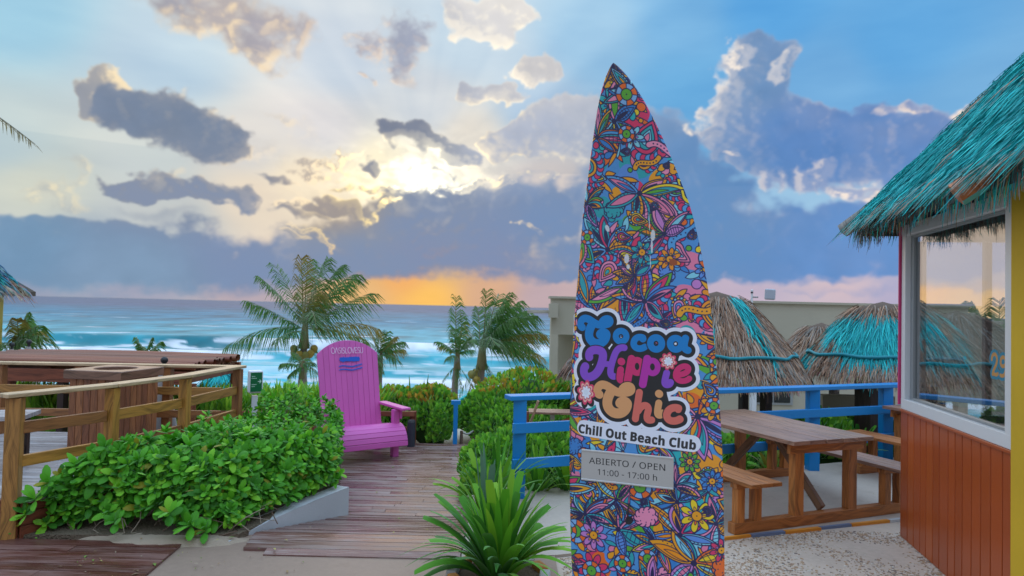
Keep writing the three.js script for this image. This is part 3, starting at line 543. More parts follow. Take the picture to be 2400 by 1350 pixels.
{ // flat pergola of round poles behind the railing
  const x0 = -7.4, x1 = -4.13, zf = -9, zb = -10.6, top = 0.92, o = thing('beach_pergola', 'low reddish brown pergola roofed with round poles, between raised deck and sea', 'pergola', [0, -1.4, 0]), lift = 1.4, r = rng(61);
  for (let k = 0; k < 16; k++) { const z = zf + (zb - zf) * k / 15, e = 0.16 * r(); part('roof_pole', pipe([V(x0 - 0.15 * r(), top + lift + 0.02 * r(), z), V((x0 + x1) / 2, top + lift + 0.03 * r(), z + 0.02), V(x1 - 0.1 + e, top + lift + 0.02 * r(), z)], 0.056, 0.05, 6, 8), pick([M.brown, M.redwood, wood(rgb(0.25, 0.10, 0.055))], r), o).castShadow = true; }
  for (const z of [zf + 0.02, zb]) beam('roof_beam', V(x0, top + lift - 0.15, z), V(x1 - 0.05, top + lift - 0.15, z), 0.17, 0.07, M.redwood, o);
  for (const x of [x0 + 0.3, x1 - 0.14]) beam('side_beam', V(x, top + lift - 0.15, zf - 0.05), V(x, top + lift - 0.15, zb + 0.05), 0.15, 0.07, M.redwood, o);
  for (const x of [-6.62, -5.9, -4.22]) for (const z of x === -5.9 ? [zf - 0.06] : [zf - 0.06, zb + 0.06]) block('post', [x, (top + lift - 0.22) / 2, z], [x === -5.9 ? 0.085 : 0.12, top + lift - 0.24, 0.11], x === -5.9 ? M.dark : M.redwood, o);
}
function hay(soup, o, dir, len, w, col, r, drop = 0.25) {   // one straw: from o along dir, tip sagging
  const a = o, c = o.clone().addScaledVector(dir, len).add(V(0, -drop * len * r(), 0)), b = o.clone().addScaledVector(dir, len * 0.55).add(V(0, 0.03 * len, 0));
  const s = dir.clone().cross(V(0, 1, 0)).normalize().applyAxisAngle(dir, (r() - 0.5) * 1.6);
  soup.ribbon([a, b, c], [w, w * 0.9, w * 0.25], s, col);
}
const strawMat = phys(rgb(1, 1, 1), { vertexColors: true, roughness: 0.85, side: THREE.DoubleSide });
const TEAL = [[0.015, 0.40, 0.41], [0.02, 0.50, 0.50], [0.04, 0.58, 0.55], [0.012, 0.31, 0.34]], STRAW = [[0.44, 0.255, 0.155], [0.34, 0.19, 0.115], [0.52, 0.34, 0.22], [0.25, 0.135, 0.08], [0.42, 0.30, 0.22]], GREYSTRAW = [[0.27, 0.24, 0.20], [0.35, 0.32, 0.28]];
// a four-sided palm-thatch cone on posts; paint(u, v) gives the share of straw still painted turquoise
function palapa(o, { rad, eave, apex, posts, n, paint, seed, straw = STRAW, sides = 4, turn = 0, rope, flat = 0.12, len = 0.4, wide = 0.014 }) {
  const r = rng(seed), H = apex - eave, soup = new Soup(), corner = (k) => { const a = turn + (k + 0.5) * TAU / sides; return V(Math.cos(a), 0, Math.sin(a)); };
  const out = (a) => { const m = TAU / sides, q = ((a - turn) % m + m) % m - m / 2; return rad * 0.80 * (0.72 / Math.max(0.72, Math.cos(q)) * 0.55 + 0.62); };   // between round and square
  const surf = (a, t) => { const rr = out(a) * (flat + (1 - flat) * t), bulge = 0.06 * H * Math.sin(Math.PI * t); return V(Math.cos(a) * rr, apex - H * Math.pow(t, 1.06) + bulge - (t < 0.1 ? 0.02 : 0), Math.sin(a) * rr); };
  const p = [], idx = []; const A = 40, T = 10;
  for (let j = 0; j <= T; j++) for (let i = 0; i <= A; i++) { const q = surf(i / A * TAU, j / T); p.push(q.x, q.y - 0.03, q.z); }
  for (let j = 0; j < T; j++) for (let i = 0; i < A; i++) { const a = j * (A + 1) + i; idx.push(a, a + 1, a + A + 1, a + 1, a + A + 2, a + A + 1); }
  const tb = p.length / 3; p.push(0, apex + 0.03, 0); for (let i = 0; i < A; i++) idx.push(tb, i + 1, i);
  const g = new THREE.BufferGeometry(); g.setAttribute('position', new THREE.Float32BufferAttribute(p, 3)); g.setIndex(idx); g.computeVertexNormals();
  part('roof', g, std(rgb(0.12, 0.08, 0.055), { roughness: 1, side: THREE.DoubleSide }), o);
  for (let k = 0; k < n; k++) {
    const a = r() * TAU, t = 0.02 + 0.94 * Math.pow(r(), 0.62), q = surf(a, t), d = surf(a + 0.08 * (r() - 0.5), Math.min(1.3, t + 0.1)).sub(q).normalize().add(V((r() - 0.5) * 0.25, (r() - 0.3) * 0.18, (r() - 0.5) * 0.25)).normalize();
    const on = paint(a, t, q) + 0.5 * (r() - 0.5) > 0.5, c = on ? pick(TEAL, r) : pick(r() < 0.2 ? GREYSTRAW : straw, r), k2 = 0.75 + 0.5 * r();
    hay(soup, q.add(V(0, t < 0.15 ? 0.03 * r() : 0, 0)), d, len * (0.6 + 0.7 * r()) * (t > 0.8 ? 0.6 : 1), wide * (0.7 + 0.7 * r()), c.map((v) => v * k2), r, t > 0.75 ? 0.55 : 0.12);
  }
  for (let k = 0; k < n * 0.3; k++) { const a = r() * TAU, q = surf(a, 0.93 + 0.07 * r()).add(V(0, -0.02 * r(), 0)), on = paint(a, 0.97, q) + 0.4 * (r() - 0.5) > 0.55; hay(soup, q, V(Math.cos(a) * 0.55 + (r() - 0.5) * 0.3, -0.8, Math.sin(a) * 0.55 + (r() - 0.5) * 0.3).normalize(), len * (0.16 + 0.32 * r()), wide, (on ? pick(TEAL, r) : pick(straw, r)).map((v) => v * (0.6 + 0.5 * r())), r, 0.3); }
  part('thatch', soup.build(), strawMat, o, 'stuff');
  if (rope) { const pts = []; for (let i = 0; i <= 28; i++) { const a = i / 28 * TAU; const q = surf(a, rope + 0.012 * Math.sin(i * 2.3)); pts.push(q.multiplyScalar(1).add(V(Math.cos(a) * 0.03, 0.02, Math.sin(a) * 0.03))); } part('rope', new THREE.TubeGeometry(new THREE.CatmullRomCurve3(pts, true), 64, 0.022, 6, true), std(rgb(0.015, 0.25, 0.29)), o); }
  for (const [x, z, w] of posts) block('post', [x, (eave + 0.12) / 2, z], [w ?? 0.12, eave + 0.12, w ?? 0.12], M.dark, o);
}
{ // yellow hut at the left edge
  const o = thing('yellow_hut', 'yellow boarded hut corner with worn turquoise thatch roof at far left', 'hut', [-9.05, -0.8, -10.25], 0.1), yel = [rgb(0.62, 0.50, 0.10), rgb(0.56, 0.45, 0.09), rgb(0.66, 0.54, 0.12)].map((c) => std(c, { roughness: 0.7, bumpMap: woodBump, bumpScale: 0.001 }));
  part('wall_core', new THREE.BoxGeometry(2.2, 2.66, 2.2).translate(-1.12, 1.33, -1.12), M.joist, o);
  for (let k = 0; k < 14; k++) { block('wall_board', [-0.08 - k * 0.158, 1.35, 0.0], [0.15, 2.7, 0.03], yel[k % 3], o); block('wall_board', [0.0, 1.35, -0.08 - k * 0.158], [0.03, 2.7, 0.15], yel[(k + 1) % 3], o); }
  block('eave_beam', [-1.1, 2.74, 0.03], [2.4, 0.1, 0.1], wood(rgb(0.3, 0.14, 0.05)), o);
  const soup = new Soup(), r = rng(91), E = 0.34;   // hipped roof rising away from the corner
  const pos = (s, u, side) => (side ? V(E - u * 0.8, 2.72 + u * 0.76, -s + E) : V(-s + E, 2.72 + u * 0.76, E - u * 0.8));
  const g = mergeGeometries([prism([[E, E], [E, -2.6], [-1, -1]].map((p) => p), 2.6, (x, z) => 2.68 + (E - Math.min(x, E)) * 0.95), prism([[E, E], [-1, -1], [-2.6, E]], 2.6, (x, z) => 2.68 + (E - z) * 0.95)]);
  part('roof', g, std(rgb(0.10, 0.08, 0.06), { roughness: 1 }), o);
  for (let k = 0; k < 3400; k++) { const side = r() < 0.35, u = 1.6 * Math.sqrt(r()), s = u * 0.8 + (2.6 - u * 0.8) * r() * 0.95, q = pos(s, 1.6 - u, side); if ((1.6 - u) * 0.8 > s) continue; const d = V(side ? 0.75 : (r() - 0.5) * 0.4, -0.58, side ? (r() - 0.5) * 0.4 : 0.75).normalize(), on = u < 1.5 && fbm(s * 3, u * 3, 2) > 0.34; hay(soup, q.add(V(0, 0.05 * r(), 0)), d, 0.26 * (0.6 + r()), 0.02, (on ? pick([[0.015, 0.20, 0.23], [0.02, 0.27, 0.29], [0.04, 0.14, 0.17]], r) : pick([...STRAW, ...GREYSTRAW], r)).map((v) => v * (0.8 + 0.5 * r())), r, 0.3); }
  for (let k = 0; k < 900; k++) { const side = r() < 0.35, s = 2.6 * r(), q = pos(s, 0.1 * r(), side); hay(soup, q, V((r() - 0.5) * 0.5 + (side ? 0.3 : 0), -0.9, (r() - 0.5) * 0.5 + (side ? 0 : 0.3)).normalize(), 0.15, 0.02, pick(STRAW, r), r, 0.2); }
  part('thatch', soup.build(), strawMat, o, 'stuff');
}
function closedParasol(name, label, [x, y, z], h, rad, top) {
  const o = thing(name, label, 'parasol', [x, y, z], 0, 'closed parasols behind the railing'), n = 40, m = 12, p = [], idx = [], r = rng(Math.round(x * 100));
  for (let j = 0; j <= m; j++) for (let i = 0; i <= n; i++) { const t = j / m, a = i / n * TAU, prof = t < 0.12 ? t / 0.12 * 0.45 : t < 0.75 ? 0.45 + 0.5 * ss(0.12, 0.7, t) : 0.95 - 0.3 * ss(0.75, 1, t), rr = rad * prof * (1 + 0.16 * Math.sin(a * 8 + t * 1.2) + 0.06 * Math.sin(a * 3 + 1)); p.push(Math.cos(a) * rr, h - t * (h - top), Math.sin(a) * rr); }
  for (let j = 0; j < m; j++) for (let i = 0; i < n; i++) { const a = j * (n + 1) + i; idx.push(a, a + 1, a + n + 1, a + 1, a + n + 2, a + n + 1); }
  const g = new THREE.BufferGeometry(); g.setAttribute('position', new THREE.Float32BufferAttribute(p, 3)); g.setIndex(idx); g.computeVertexNormals();
  part('canopy', g, std(rgb(0.36, 0.33, 0.31), { roughness: 0.95, side: THREE.DoubleSide }), o); part('pole', new THREE.CylinderGeometry(0.022, 0.022, h, 10).translate(0, h / 2, 0), M.black, o); part('finial', new THREE.SphereGeometry(0.042, 12, 9).translate(0, h + 0.03, 0), M.black, o);
  return o;
}
{ const a = atDepth(385, 850, 8.1), b = atDepth(68, 806, 11.2), c = atDepth(28, 812, 11.6);
  closedParasol('closed_parasol', 'grey folded parasol with black knob just right of the wooden litter bin', [a.x, -0.9, a.z], a.y + 0.9, 0.19, 0.35);
  closedParasol('closed_parasol', 'grey folded parasol with black knob rising above the pergola roof, left', [b.x, -1.6, b.z], b.y + 1.6, 0.26, 0.6);
  closedParasol('closed_parasol', 'leftmost grey folded parasol below the yellow hut, beside another parasol', [c.x, -1.6, c.z], c.y + 1.6, 0.27, 0.6); }
{ // direction sign
  const p = atDepth(598, 900, 8.4), y0 = -0.2, o = thing('direction_sign', 'small green and white direction sign on a white post behind the bush', 'sign', [p.x, y0, p.z], 0.55);
  block('post', [0, (p.y - y0) / 2 - 0.1, 0], [0.062, p.y - y0 - 0.08, 0.062], M.white, o); block('sign_box', [0, p.y - y0 + 0.03, 0.0], [0.165, 0.275, 0.12], M.white, o, 0.02);
  const c = document.createElement('canvas'); c.width = 192; c.height = 340; const x = c.getContext('2d'); x.fillStyle = '#0a6b3c'; x.fillRect(0, 0, 192, 340); x.strokeStyle = '#d8efe0'; x.fillStyle = '#d8efe0'; x.lineWidth = 9;
  for (const [yy, w] of [[70, 60], [104, 84], [212, 84], [246, 60]]) { x.beginPath(); for (let k = 0; k <= w / 7; k++) x.lineTo(18 + k * 7, yy + (k % 2 ? 5 : -5)); x.lineWidth = 5; x.stroke(); }
  x.lineWidth = 13; x.beginPath(); x.moveTo(122, 160); x.lineTo(172, 160); x.moveTo(150, 128); x.lineTo(174, 160); x.lineTo(150, 192); x.stroke();
  const t = new THREE.CanvasTexture(c); t.colorSpace = THREE.SRGBColorSpace; t.magFilter = THREE.LinearFilter;
  part('sign_face', new THREE.BoxGeometry(0.135, 0.235, 0.004), [0, 1, 2, 3, 4, 5].map((k) => (k === 4 ? phys(0xffffff, { map: t, roughness: 0.4 }) : M.white)), o).position.set(0, p.y - y0 + 0.03, 0.061);
}
{ // low fence at the end of the walk
  const mk = (label, A, B, ts) => { const o = thing('low_fence', label, 'fence'), at = (t, y) => A.clone().lerp(B, t).setY(y); for (const t of ts) beam('post', at(t, -0.25), at(t, 0.265), 0.085, 0.085, M.redwood, o); const f = V(0, 0, 0.06); beam('upper_rail', at(0, 0.235).add(f), at(1, 0.235).add(f), 0.07, 0.035, M.brown, o); beam('lower_rail', at(0, 0.02).add(f), at(1, 0.02).add(f), 0.06, 0.035, M.brown, o); };
  mk('low red brown two rail fence left of the pink chair, behind the direction sign', V(-4.2, 0, -9.55), V(-2.5, 0, -9.8), [0.05, 0.45, 0.95]);
  mk('low red brown two rail fence right of the pink chair, before the hedge', V(-2.2, 0, -9.85), V(-1.36, 0, -9.92), [0.1, 0.97]);
  const o = thing('bollard_light', 'short dark grey round bollard right of the pink chair', 'bollard', [-1.38, -0.2, -9.72]); part('body', new THREE.CylinderGeometry(0.058, 0.058, 0.34, 20).translate(0, 0.17, 0), std(rgb(0.035, 0.04, 0.055), { roughness: 0.5 }), o); part('cap', new THREE.CylinderGeometry(0.045, 0.06, 0.03, 20).translate(0, 0.356, 0), M.black, o);
}
{ // the big pink chair
  const o = thing('lounge_chair', 'oversized magenta pink wooden lounge chair on the boardwalk', 'chair', [-1.80, -0.2, -8.78], 36 * R); o.scale.set(0.93, 0.99, 0.93); const lean = V(0, 1.28, -0.40).normalize();
  const bz = -0.52, by = 0.30, W = 0.93, n = 11, L = 1.27, sh = (x) => { const t = (x - (-W / 2)) / W * 2 - 1; return L - 0.03 - 0.155 * t * t * (1 + 0.2 * t * t); };
  for (let k = 0; k < n; k++) {   // slats of the fan back, their tops cut to an arch
    const f = (k + 0.5) / n - 0.5, x0 = -W / 2 + k * W / n + 0.004, x1 = x0 + W / n - 0.008, s = new THREE.Shape(), q = 0.955; s.moveTo(x0 * q, 0); s.lineTo(x1 * q, 0); for (let j = 0; j <= 5; j++) { const x = x1 + (x0 - x1) * j / 5; s.lineTo(x * (j > 0 && j < 5 ? 1 : 1), sh(x)); } s.closePath();
    const g = grainUV(new THREE.ExtrudeGeometry(s, { depth: 0.026, bevelEnabled: true, bevelSize: 0.003, bevelThickness: 0.003, bevelSegments: 1 }));
    const m = part('back_slat', g, M.pink, o); m.position.set(0, by, bz - 0.012 * Math.cos(f * 2)); m.rotation.x = -Math.atan2(0.34, 1.28);
  }
  for (const y of [0.35, 0.95]) { const m = block('back_brace', [0, by + y * 0.966, bz - 0.04 - y * 0.257], [W * 0.9, 0.08, 0.03], M.pink, o); m.rotation.x = -Math.atan2(0.34, 1.28); }
  const SW = 1.04;   // seat slats, the front ones rolling over the edge
  const prof = []; for (let k = 0; k < 4; k++) prof.push([0.36 + 0.0 * k + 0.018 * k, -0.50 + k * 0.115, -0.14]); for (let k = 0; k < 6; k++) { const a = 0.12 + k * 0.26; prof.push([0.43 - 0.26 * (1 - Math.cos(a)), -0.05 + 0.26 * Math.sin(a) * 0.9, a + 0.06]); }
  prof.forEach(([y, z, tilt], k) => { const m = block('seat_slat', [0, y, z], [SW, 0.026, k < 4 ? 0.108 : 0.064], M.pink, o, 0.006); m.rotation.x = tilt; });
  for (const s of [-1, 1]) {   // curved side boards under the seat
    const S = new THREE.Shape(); S.moveTo(-0.56, 0.20); S.lineTo(-0.56, 0.33); S.lineTo(-0.08, 0.415); for (let k = 0; k <= 6; k++) { const a = k / 6 * 1.5; S.lineTo(-0.05 + 0.215 * Math.sin(a), 0.415 - 0.235 * (1 - Math.cos(a))); } S.lineTo(0.05, 0.19); S.closePath();
    const g = grainUV(new THREE.ExtrudeGeometry(S, { depth: 0.03, bevelEnabled: false }).rotateY(-Math.PI / 2)); part('side_board', g, M.pink, o).position.x = s * (SW / 2 - 0.04) + 0.015;
    block('front_leg', [s * 0.44, 0.31, -0.06], [0.09, 0.62, 0.09], M.pink, o); block('rear_leg', [s * 0.44, 0.19, -0.62], [0.09, 0.38, 0.09], M.pink, o);
    const arm = block('armrest', [s * 0.50, 0.645, -0.24], [0.14, 0.035, 0.80], M.pink, o, 0.01); arm.rotation.x = 0.0; block('arm_support', [s * 0.50, 0.56, -0.06], [0.03, 0.12, 0.13], M.pink, o);
  }
  // lettering and wave marks printed on the back
  const c = document.createElement('canvas'); c.width = 640; c.height = 420; const x = c.getContext('2d'); x.clearRect(0, 0, 640, 420);
  x.strokeStyle = 'rgb(236,196,226)'; x.fillStyle = x.strokeStyle; x.lineWidth = 9; x.lineJoin = 'round'; const word = 'OASISLOVESU'; let px = 40;
  for (const ch of word) { const w = { O: 62, I: 18, L: 44, A: 56, S: 44, V: 54, E: 44, U: 50 }[ch], a = px, y0 = 40, y1 = 124; x.beginPath();
    if (ch === 'O') x.ellipse(a + 30, 82, 28, 42, 0, 0, TAU); if (ch === 'A') { x.moveTo(a, y1); x.lineTo(a + 26, y0); x.lineTo(a + 52, y1); } if (ch === 'I') { x.moveTo(a + 8, y0); x.lineTo(a + 8, y1); } if (ch === 'L') { x.moveTo(a + 5, y0); x.lineTo(a + 5, y1 - 3); x.lineTo(a + 38, y1 - 3); } if (ch === 'V') { x.moveTo(a, y0); x.lineTo(a + 26, y1); x.lineTo(a + 50, y0); }
    if (ch === 'S') { x.moveTo(a + 38, 48); x.bezierCurveTo(a + 10, 26, a - 8, 74, a + 18, 80); x.bezierCurveTo(a + 52, 88, a + 34, 140, a + 2, 116); } if (ch === 'E') { x.moveTo(a + 38, y0 + 3); x.lineTo(a + 5, y0 + 3); x.lineTo(a + 5, y1 - 3); x.lineTo(a + 38, y1 - 3); x.moveTo(a + 5, 82); x.lineTo(a + 34, 82); } if (ch === 'U') { x.moveTo(a + 4, y0); x.lineTo(a + 4, 96); x.bezierCurveTo(a + 4, 132, a + 42, 132, a + 42, 96); x.lineTo(a + 42, y0); } x.stroke(); px += w * 0.98; }
  x.fillStyle = 'rgb(20,92,196)'; const q = rng(3); for (let k = 0; k < 9; k++) { x.beginPath(); x.ellipse(190 + k * 34, 212 - 6 * q(), 27, 30 + 12 * q(), 0.3 * q(), 0, TAU); x.fill(); } x.fillRect(176, 190, 310, 44);
  x.strokeStyle = x.fillStyle; x.lineWidth = 17; for (const yy of [302, 352]) { x.beginPath(); x.moveTo(150, yy + 8); x.bezierCurveTo(230, yy - 26, 320, yy + 28, 400, yy + 6); x.bezierCurveTo(450, yy - 8, 490, yy - 10, 520, yy - 22); x.stroke(); }
  const t = new THREE.CanvasTexture(c); t.colorSpace = THREE.SRGBColorSpace; t.magFilter = THREE.LinearFilter;
  const m = part('printed_lettering', new THREE.PlaneGeometry(0.62, 0.41), phys(0xffffff, { map: t, roughness: 0.5, transparent: true, alphaTest: 0.5 }), o); m.rotation.x = -Math.atan2(0.34, 1.28); m.position.set(0.01, by + 0.985 * 0.966 + 0.0, bz - 0.985 * 0.2567 + 0.0335);
}
// ---------------------------------------------------------------- right side: blue railing, picnic tables, kiosk, palapas, building
{
  const o = thing('blue_railing', 'bright blue painted wooden railing across the terrace edge, between surfboard and kiosk', 'railing'), A = V(-0.017, 0, -6.485), B = V(5.6, 0, -8.82), u = B.clone().sub(A).normalize(), at = (s, y) => A.clone().addScaledVector(u, s).setY(y), toward = aT.clone().multiplyScalar(-0.075);
  for (const s of [0.13, 2.13, 3.83, 5.02]) beam('post', at(s, -0.1), at(s, 0.93), 0.125, 0.125, M.blue[0], o, 0.008);
  beam('handrail', at(0, 0.945), at(6, 0.945), 0.045, 0.17, M.blue[1], o, 0.008);
  for (const y of [0.665, 0.33]) beam(y > 0.5 ? 'middle_rail' : 'lower_rail', at(0.03, y).add(toward), at(6, y).add(toward), 0.098, 0.04, M.blue[1], o, 0.006);
  const p = onLevel(1066, 1043, -0.22), g = thing('gate_post', 'blue painted post with a short crosspiece at the seaward end of the boardwalk', 'post', [p.x, -0.22, p.z], 0.1);
  block('post', [0, 0.32, 0], [0.062, 0.64, 0.1], M.blue[0], g); block('crosspiece', [0.0, 0.62, 0.012], [0.135, 0.06, 0.07], M.blue[1], g);
}
{ // picnic table with joined benches
  const at = V(2.75, 0, -5.99), o = thing('picnic_table', 'brown wooden picnic table with joined benches standing right of the surfboard', 'picnic table', [at.x, 0, at.z], TURN), r = rng(17), far = -1.40;
  for (let k = 0; k < 5; k++) { const m = block('top_plank', [-0.365 + k * 0.186, 0.715 + 0.003 * r(), (far + 0.0) / 2 - 0.01 * r()], [0.178, 0.036, 1.62 + 0.03 * r()], pick(M.tableTop, r), o); }
  for (const s of [-1, 1]) for (let k = 0; k < 3; k++) block('bench_plank', [s * 0.835 + (k - 1) * 0.107, 0.428, far / 2 - 0.01], [0.101, 0.032, 1.86], s < 0 ? pick(M.table, r) : pick(M.tableTop, r), o);
  for (const z of [0, far]) {
    block('ground_beam', [0, 0.045, z], [2.0, 0.09, 0.085], M.table[1], o, 0.006);
    block('top_bearer', [0.01, 0.655, z + (z ? -0.02 : 0.02)], [0.86, 0.085, 0.04], M.table[0], o);
    for (const s of [-1, 1]) {
      block('table_leg', [s * 0.31, 0.365, z - (z ? -0.052 : 0.052) * 0], [0.10, 0.56, 0.075], M.table[s > 0 ? 1 : 0], o);
      for (const k of [-1, 1]) block('bench_leg', [s * 0.84 + k * 0.088, 0.225, z], [0.075, 0.28, 0.072], pick(M.table, r), o);
      block('bench_bearer', [s * 0.84, 0.388, z], [0.285, 0.046, 0.078], M.table[1], o);
    }
    beam('brace', V(0.03, 0.69, far / 2 + (z ? -0.05 : 0.05)), V(0.03, 0.10, z + (z ? 0.045 : -0.045)), 0.075, 0.045, wood(rgb(0.22, 0.105, 0.05)), o);
  }
  copyOf(o, 'second wooden picnic table partly hidden behind the kiosk corner, beyond the first table', [at.x + 2.68, 0, at.z - 0.92]);
}
// kiosk: its own axes put x into the building and z along the window wall towards the viewer
const KT = Math.atan2(-0.332, 1.714), C0 = onLevel(2112, 1252, 0);
{
  const o = thing('kiosk', 'kiosk with shaggy turquoise thatch, red wooden boarding, big window and yellow corner at right', 'kiosk', [C0.x, -0.02, C0.z], KT), r = rng(2), D = 1.76, sill = 1.085, head = 2.575, DX = 2.5;
  const boardMat = [rgb(0.47, 0.083, 0.012), rgb(0.42, 0.073, 0.011), rgb(0.52, 0.098, 0.014), rgb(0.46, 0.085, 0.018)].map((c) => phys(c, { map: plasterMap, bumpMap: woodBump, bumpScale: 0.0008, roughness: 0.36, clearcoat: 0.18, clearcoatRoughness: 0.22 }));
  part('wall_core', new THREE.BoxGeometry(0.08, sill - 0.05, D + 0.0).translate(0.075, (sill - 0.05) / 2, D / 2), M.joist, o);
  const n = 14; let z = 0.004; for (let k = 0; k < n; k++) { const w = D / n * (0.86 + 0.28 * r()), e = Math.min(w, D - z); const m = block('board', [0.012, (sill - 0.03) / 2 + 0.004 * r(), z + e / 2], [0.03, sill - 0.03, e - 0.009], pick(boardMat, r), o, 0.005); z += w; if (z > D - 0.03) break; }
  block('corner_board', [0.05, (sill - 0.03) / 2, -0.012], [0.1, sill - 0.03, 0.03], boardMat[1], o, 0.005);
  // window frame and pane
  const fr = 0.075, fm = phys(rgb(0.70, 0.71, 0.72), { roughness: 0.4 }), inner = phys(rgb(0.32, 0.34, 0.35), { roughness: 0.4, metalness: 0.4 }), wn = thing; void wn;
  const win = part('window_frame', mergeGeometries([[0.06, 0.085, D, sill + 0.0425 - 0.03, D / 2], [0.06, 0.09, D, head - 0.045, D / 2]].map(([w, h, d, y, zz]) => boxGeo(w, h, d).translate(0.02, y, zz)).concat([0.04, D - 0.05].map((zz) => boxGeo(0.06, head - sill - 0.122, zz > 1 ? 0.1 : 0.08).translate(0.021, (head + sill) / 2 - 0.018, zz)))), fm, o);
  part('inner_bead', mergeGeometries([boxGeo(0.03, 0.02, D - 0.19).translate(0.045, sill + 0.066, D / 2 - 0.01), boxGeo(0.03, 0.02, D - 0.19).translate(0.045, head - 0.101, D / 2 - 0.01), boxGeo(0.034, head - sill - 0.165, 0.06).translate(0.047, (head + sill) / 2 - 0.018, 0.112)]), inner, win);
  const pane = part('window_pane', new THREE.BoxGeometry(0.006, head - sill - 0.16, D - 0.22).translate(0.05, (head + sill) / 2 - 0.018, D / 2 + 0.005), phys(rgb(0.72, 0.77, 0.78), { transmission: 1, roughness: 0.0, thickness: 0, ior: 2.9 }), win);
  { const c = document.createElement('canvas'); c.width = c.height = 256; const x = c.getContext('2d'); x.lineJoin = 'round'; x.lineCap = 'round';
    const two = new Path2D('M 40 92 C 44 44 108 44 106 92 C 104 130 60 150 52 186 C 76 176 92 196 116 178'), nine = new Path2D('M 214 100 C 212 60 158 56 152 96 C 150 134 200 136 214 100 C 222 150 206 196 150 184');
    for (const [col, w] of [['#0f7d9b', 62], ['#c08a4a', 24]]) { x.strokeStyle = col; x.lineWidth = w; x.stroke(two); x.stroke(nine); }
    const t = new THREE.CanvasTexture(c); t.colorSpace = THREE.SRGBColorSpace; t.magFilter = THREE.LinearFilter; const p = part('number_sticker', new THREE.PlaneGeometry(0.25, 0.25), phys(0xffffff, { map: t, alphaTest: 0.5, transparent: true, side: THREE.DoubleSide, roughness: 0.5 }), o); p.rotation.y = -Math.PI / 2; p.position.set(0.044, 1.525, D - 0.285); }
  block('pink_trim', [0.03, (sill + head) / 2, -0.022], [0.11, head - sill, 0.02], phys(rgb(0.62, 0.05, 0.19), { roughness: 0.5 }), o);
  block('blue_fascia', [0.045, head + 0.18, D / 2], [0.06, 0.36, D + 0.0], std(rgb(0.012, 0.035, 0.13), { roughness: 0.6 }), o);
  block('sill_trim', [-0.004, sill - 0.042, D / 2], [0.03, 0.022, D], boardMat[0], o);
  // yellow corner, floor, back walls (with their own window openings), ceiling
  const yel = std(rgb(0.74, 0.47, 0.015), { roughness: 0.75, map: plasterMap });
  block('yellow_wall', [0.17, 1.36, D + 0.335], [0.40, 2.72, 0.66], yel, o, 0.012); block('wall', [0.30, 1.3, D + 1.1], [0.12, 2.6, 0.9], yel, o);
  const inside = std(rgb(0.34, 0.33, 0.32), { roughness: 0.9 });
  block('floor', [DX / 2 + 0.13, 0.03, 1.3], [DX - 0.05, 0.06, 2.6], inside, o);
  block('ceiling', [DX / 2 + 0.13, 2.72, 1.3], [DX, 0.06, 2.7], std(rgb(0.05, 0.05, 0.055), { roughness: 0.95 }), o);
  block('wall', [1.35, 0.52, 0.02], [DX - 0.1, 1.03, 0.08], inside, o); block('wall', [1.35, 2.56, 0.02], [DX - 0.1, 0.24, 0.08], inside, o); block('window_post', [0.13, 1.74, 0.025], [0.06, 1.40, 0.06], fm, o); block('window_post', [0.62, 1.74, 0.025], [0.05, 1.40, 0.06], inside, o);
  block('wall', [DX + 0.1, 0.48, 1.3], [0.1, 0.95, 2.5], inside, o); block('wall', [DX + 0.1, 2.5, 1.3], [0.1, 0.35, 2.5], inside, o); block('window_post', [DX + 0.1, 1.64, 1.3], [0.08, 1.37, 0.08], fm, o); block('wall', [DX + 0.1, 1.64, 2.35], [0.1, 1.37, 0.4], inside, o);
  block('wall', [1.45, 1.35, 2.62], [2.3, 2.7, 0.1], inside, o); block('counter', [0.42, 0.98, 0.95], [0.5, 0.04, 1.5], M.brown, o);
  // roof: eave all round, hip at the far corner
  const ex = -0.28, ez = -0.21, ey = 2.65, slope = 1.21, roofTop = 2.6, S = new Soup(), q = rng(12), P = (u, s, k) => (k ? V(s, ey + u * slope, ez + u) : V(ex + u, ey + u * slope, s));
  const deck = mergeGeometries([prism([[ex, ez], [ex, 4.2], [1.6, 4.2], [1.6, ez + 1.91]], (x) => ey - 0.14 + (x - ex) * slope, (x) => ey + (x - ex) * slope), prism([[ex, ez], [1.6, ez + 1.91], [3.4, ez + 1.91], [3.4, ez]], (x, zz) => ey - 0.14 + (zz - ez) * slope, (x, zz) => ey + (zz - ez) * slope)]);
  part('roof', deck, std(rgb(0.045, 0.075, 0.075), { roughness: 1, side: THREE.DoubleSide }), o);
  for (let k = 0; k < 36000; k++) {
    const side = k % 6 === 0 ? 1 : 0, u = 1.75 * q(), s = side ? ex + u - 0.06 + 1.2 * q() * q() : ez + u - 0.05 + Math.max(0, 3.6 - u) * Math.pow(q(), 1.0);
    const p = P(u, s, side), bare = fbm(s * 2.4 + 5, u * 3 + side * 9, 4), down = side ? V((q() - 0.5) * 0.35, -slope, -1) : V(-1, -slope, (q() - 0.5) * 0.55 - 0.16); down.normalize().add(V((q() - 0.5) * 0.16, 0.10 + 0.10 * q(), (q() - 0.5) * 0.16)).normalize();
    const edge = u < 0.05 + 0.04 * q(), worn2 = bare > 0.65 && q() < 0.55, col = edge && q() < 0.5 ? pick([...GREYSTRAW, [0.2, 0.3, 0.28], [0.12, 0.34, 0.33], ...STRAW.slice(0, 2)], q) : worn2 ? pick([...GREYSTRAW, ...STRAW, [0.10, 0.16, 0.15]], q) : pick(TEAL, q), t = 0.7 + 0.6 * q();
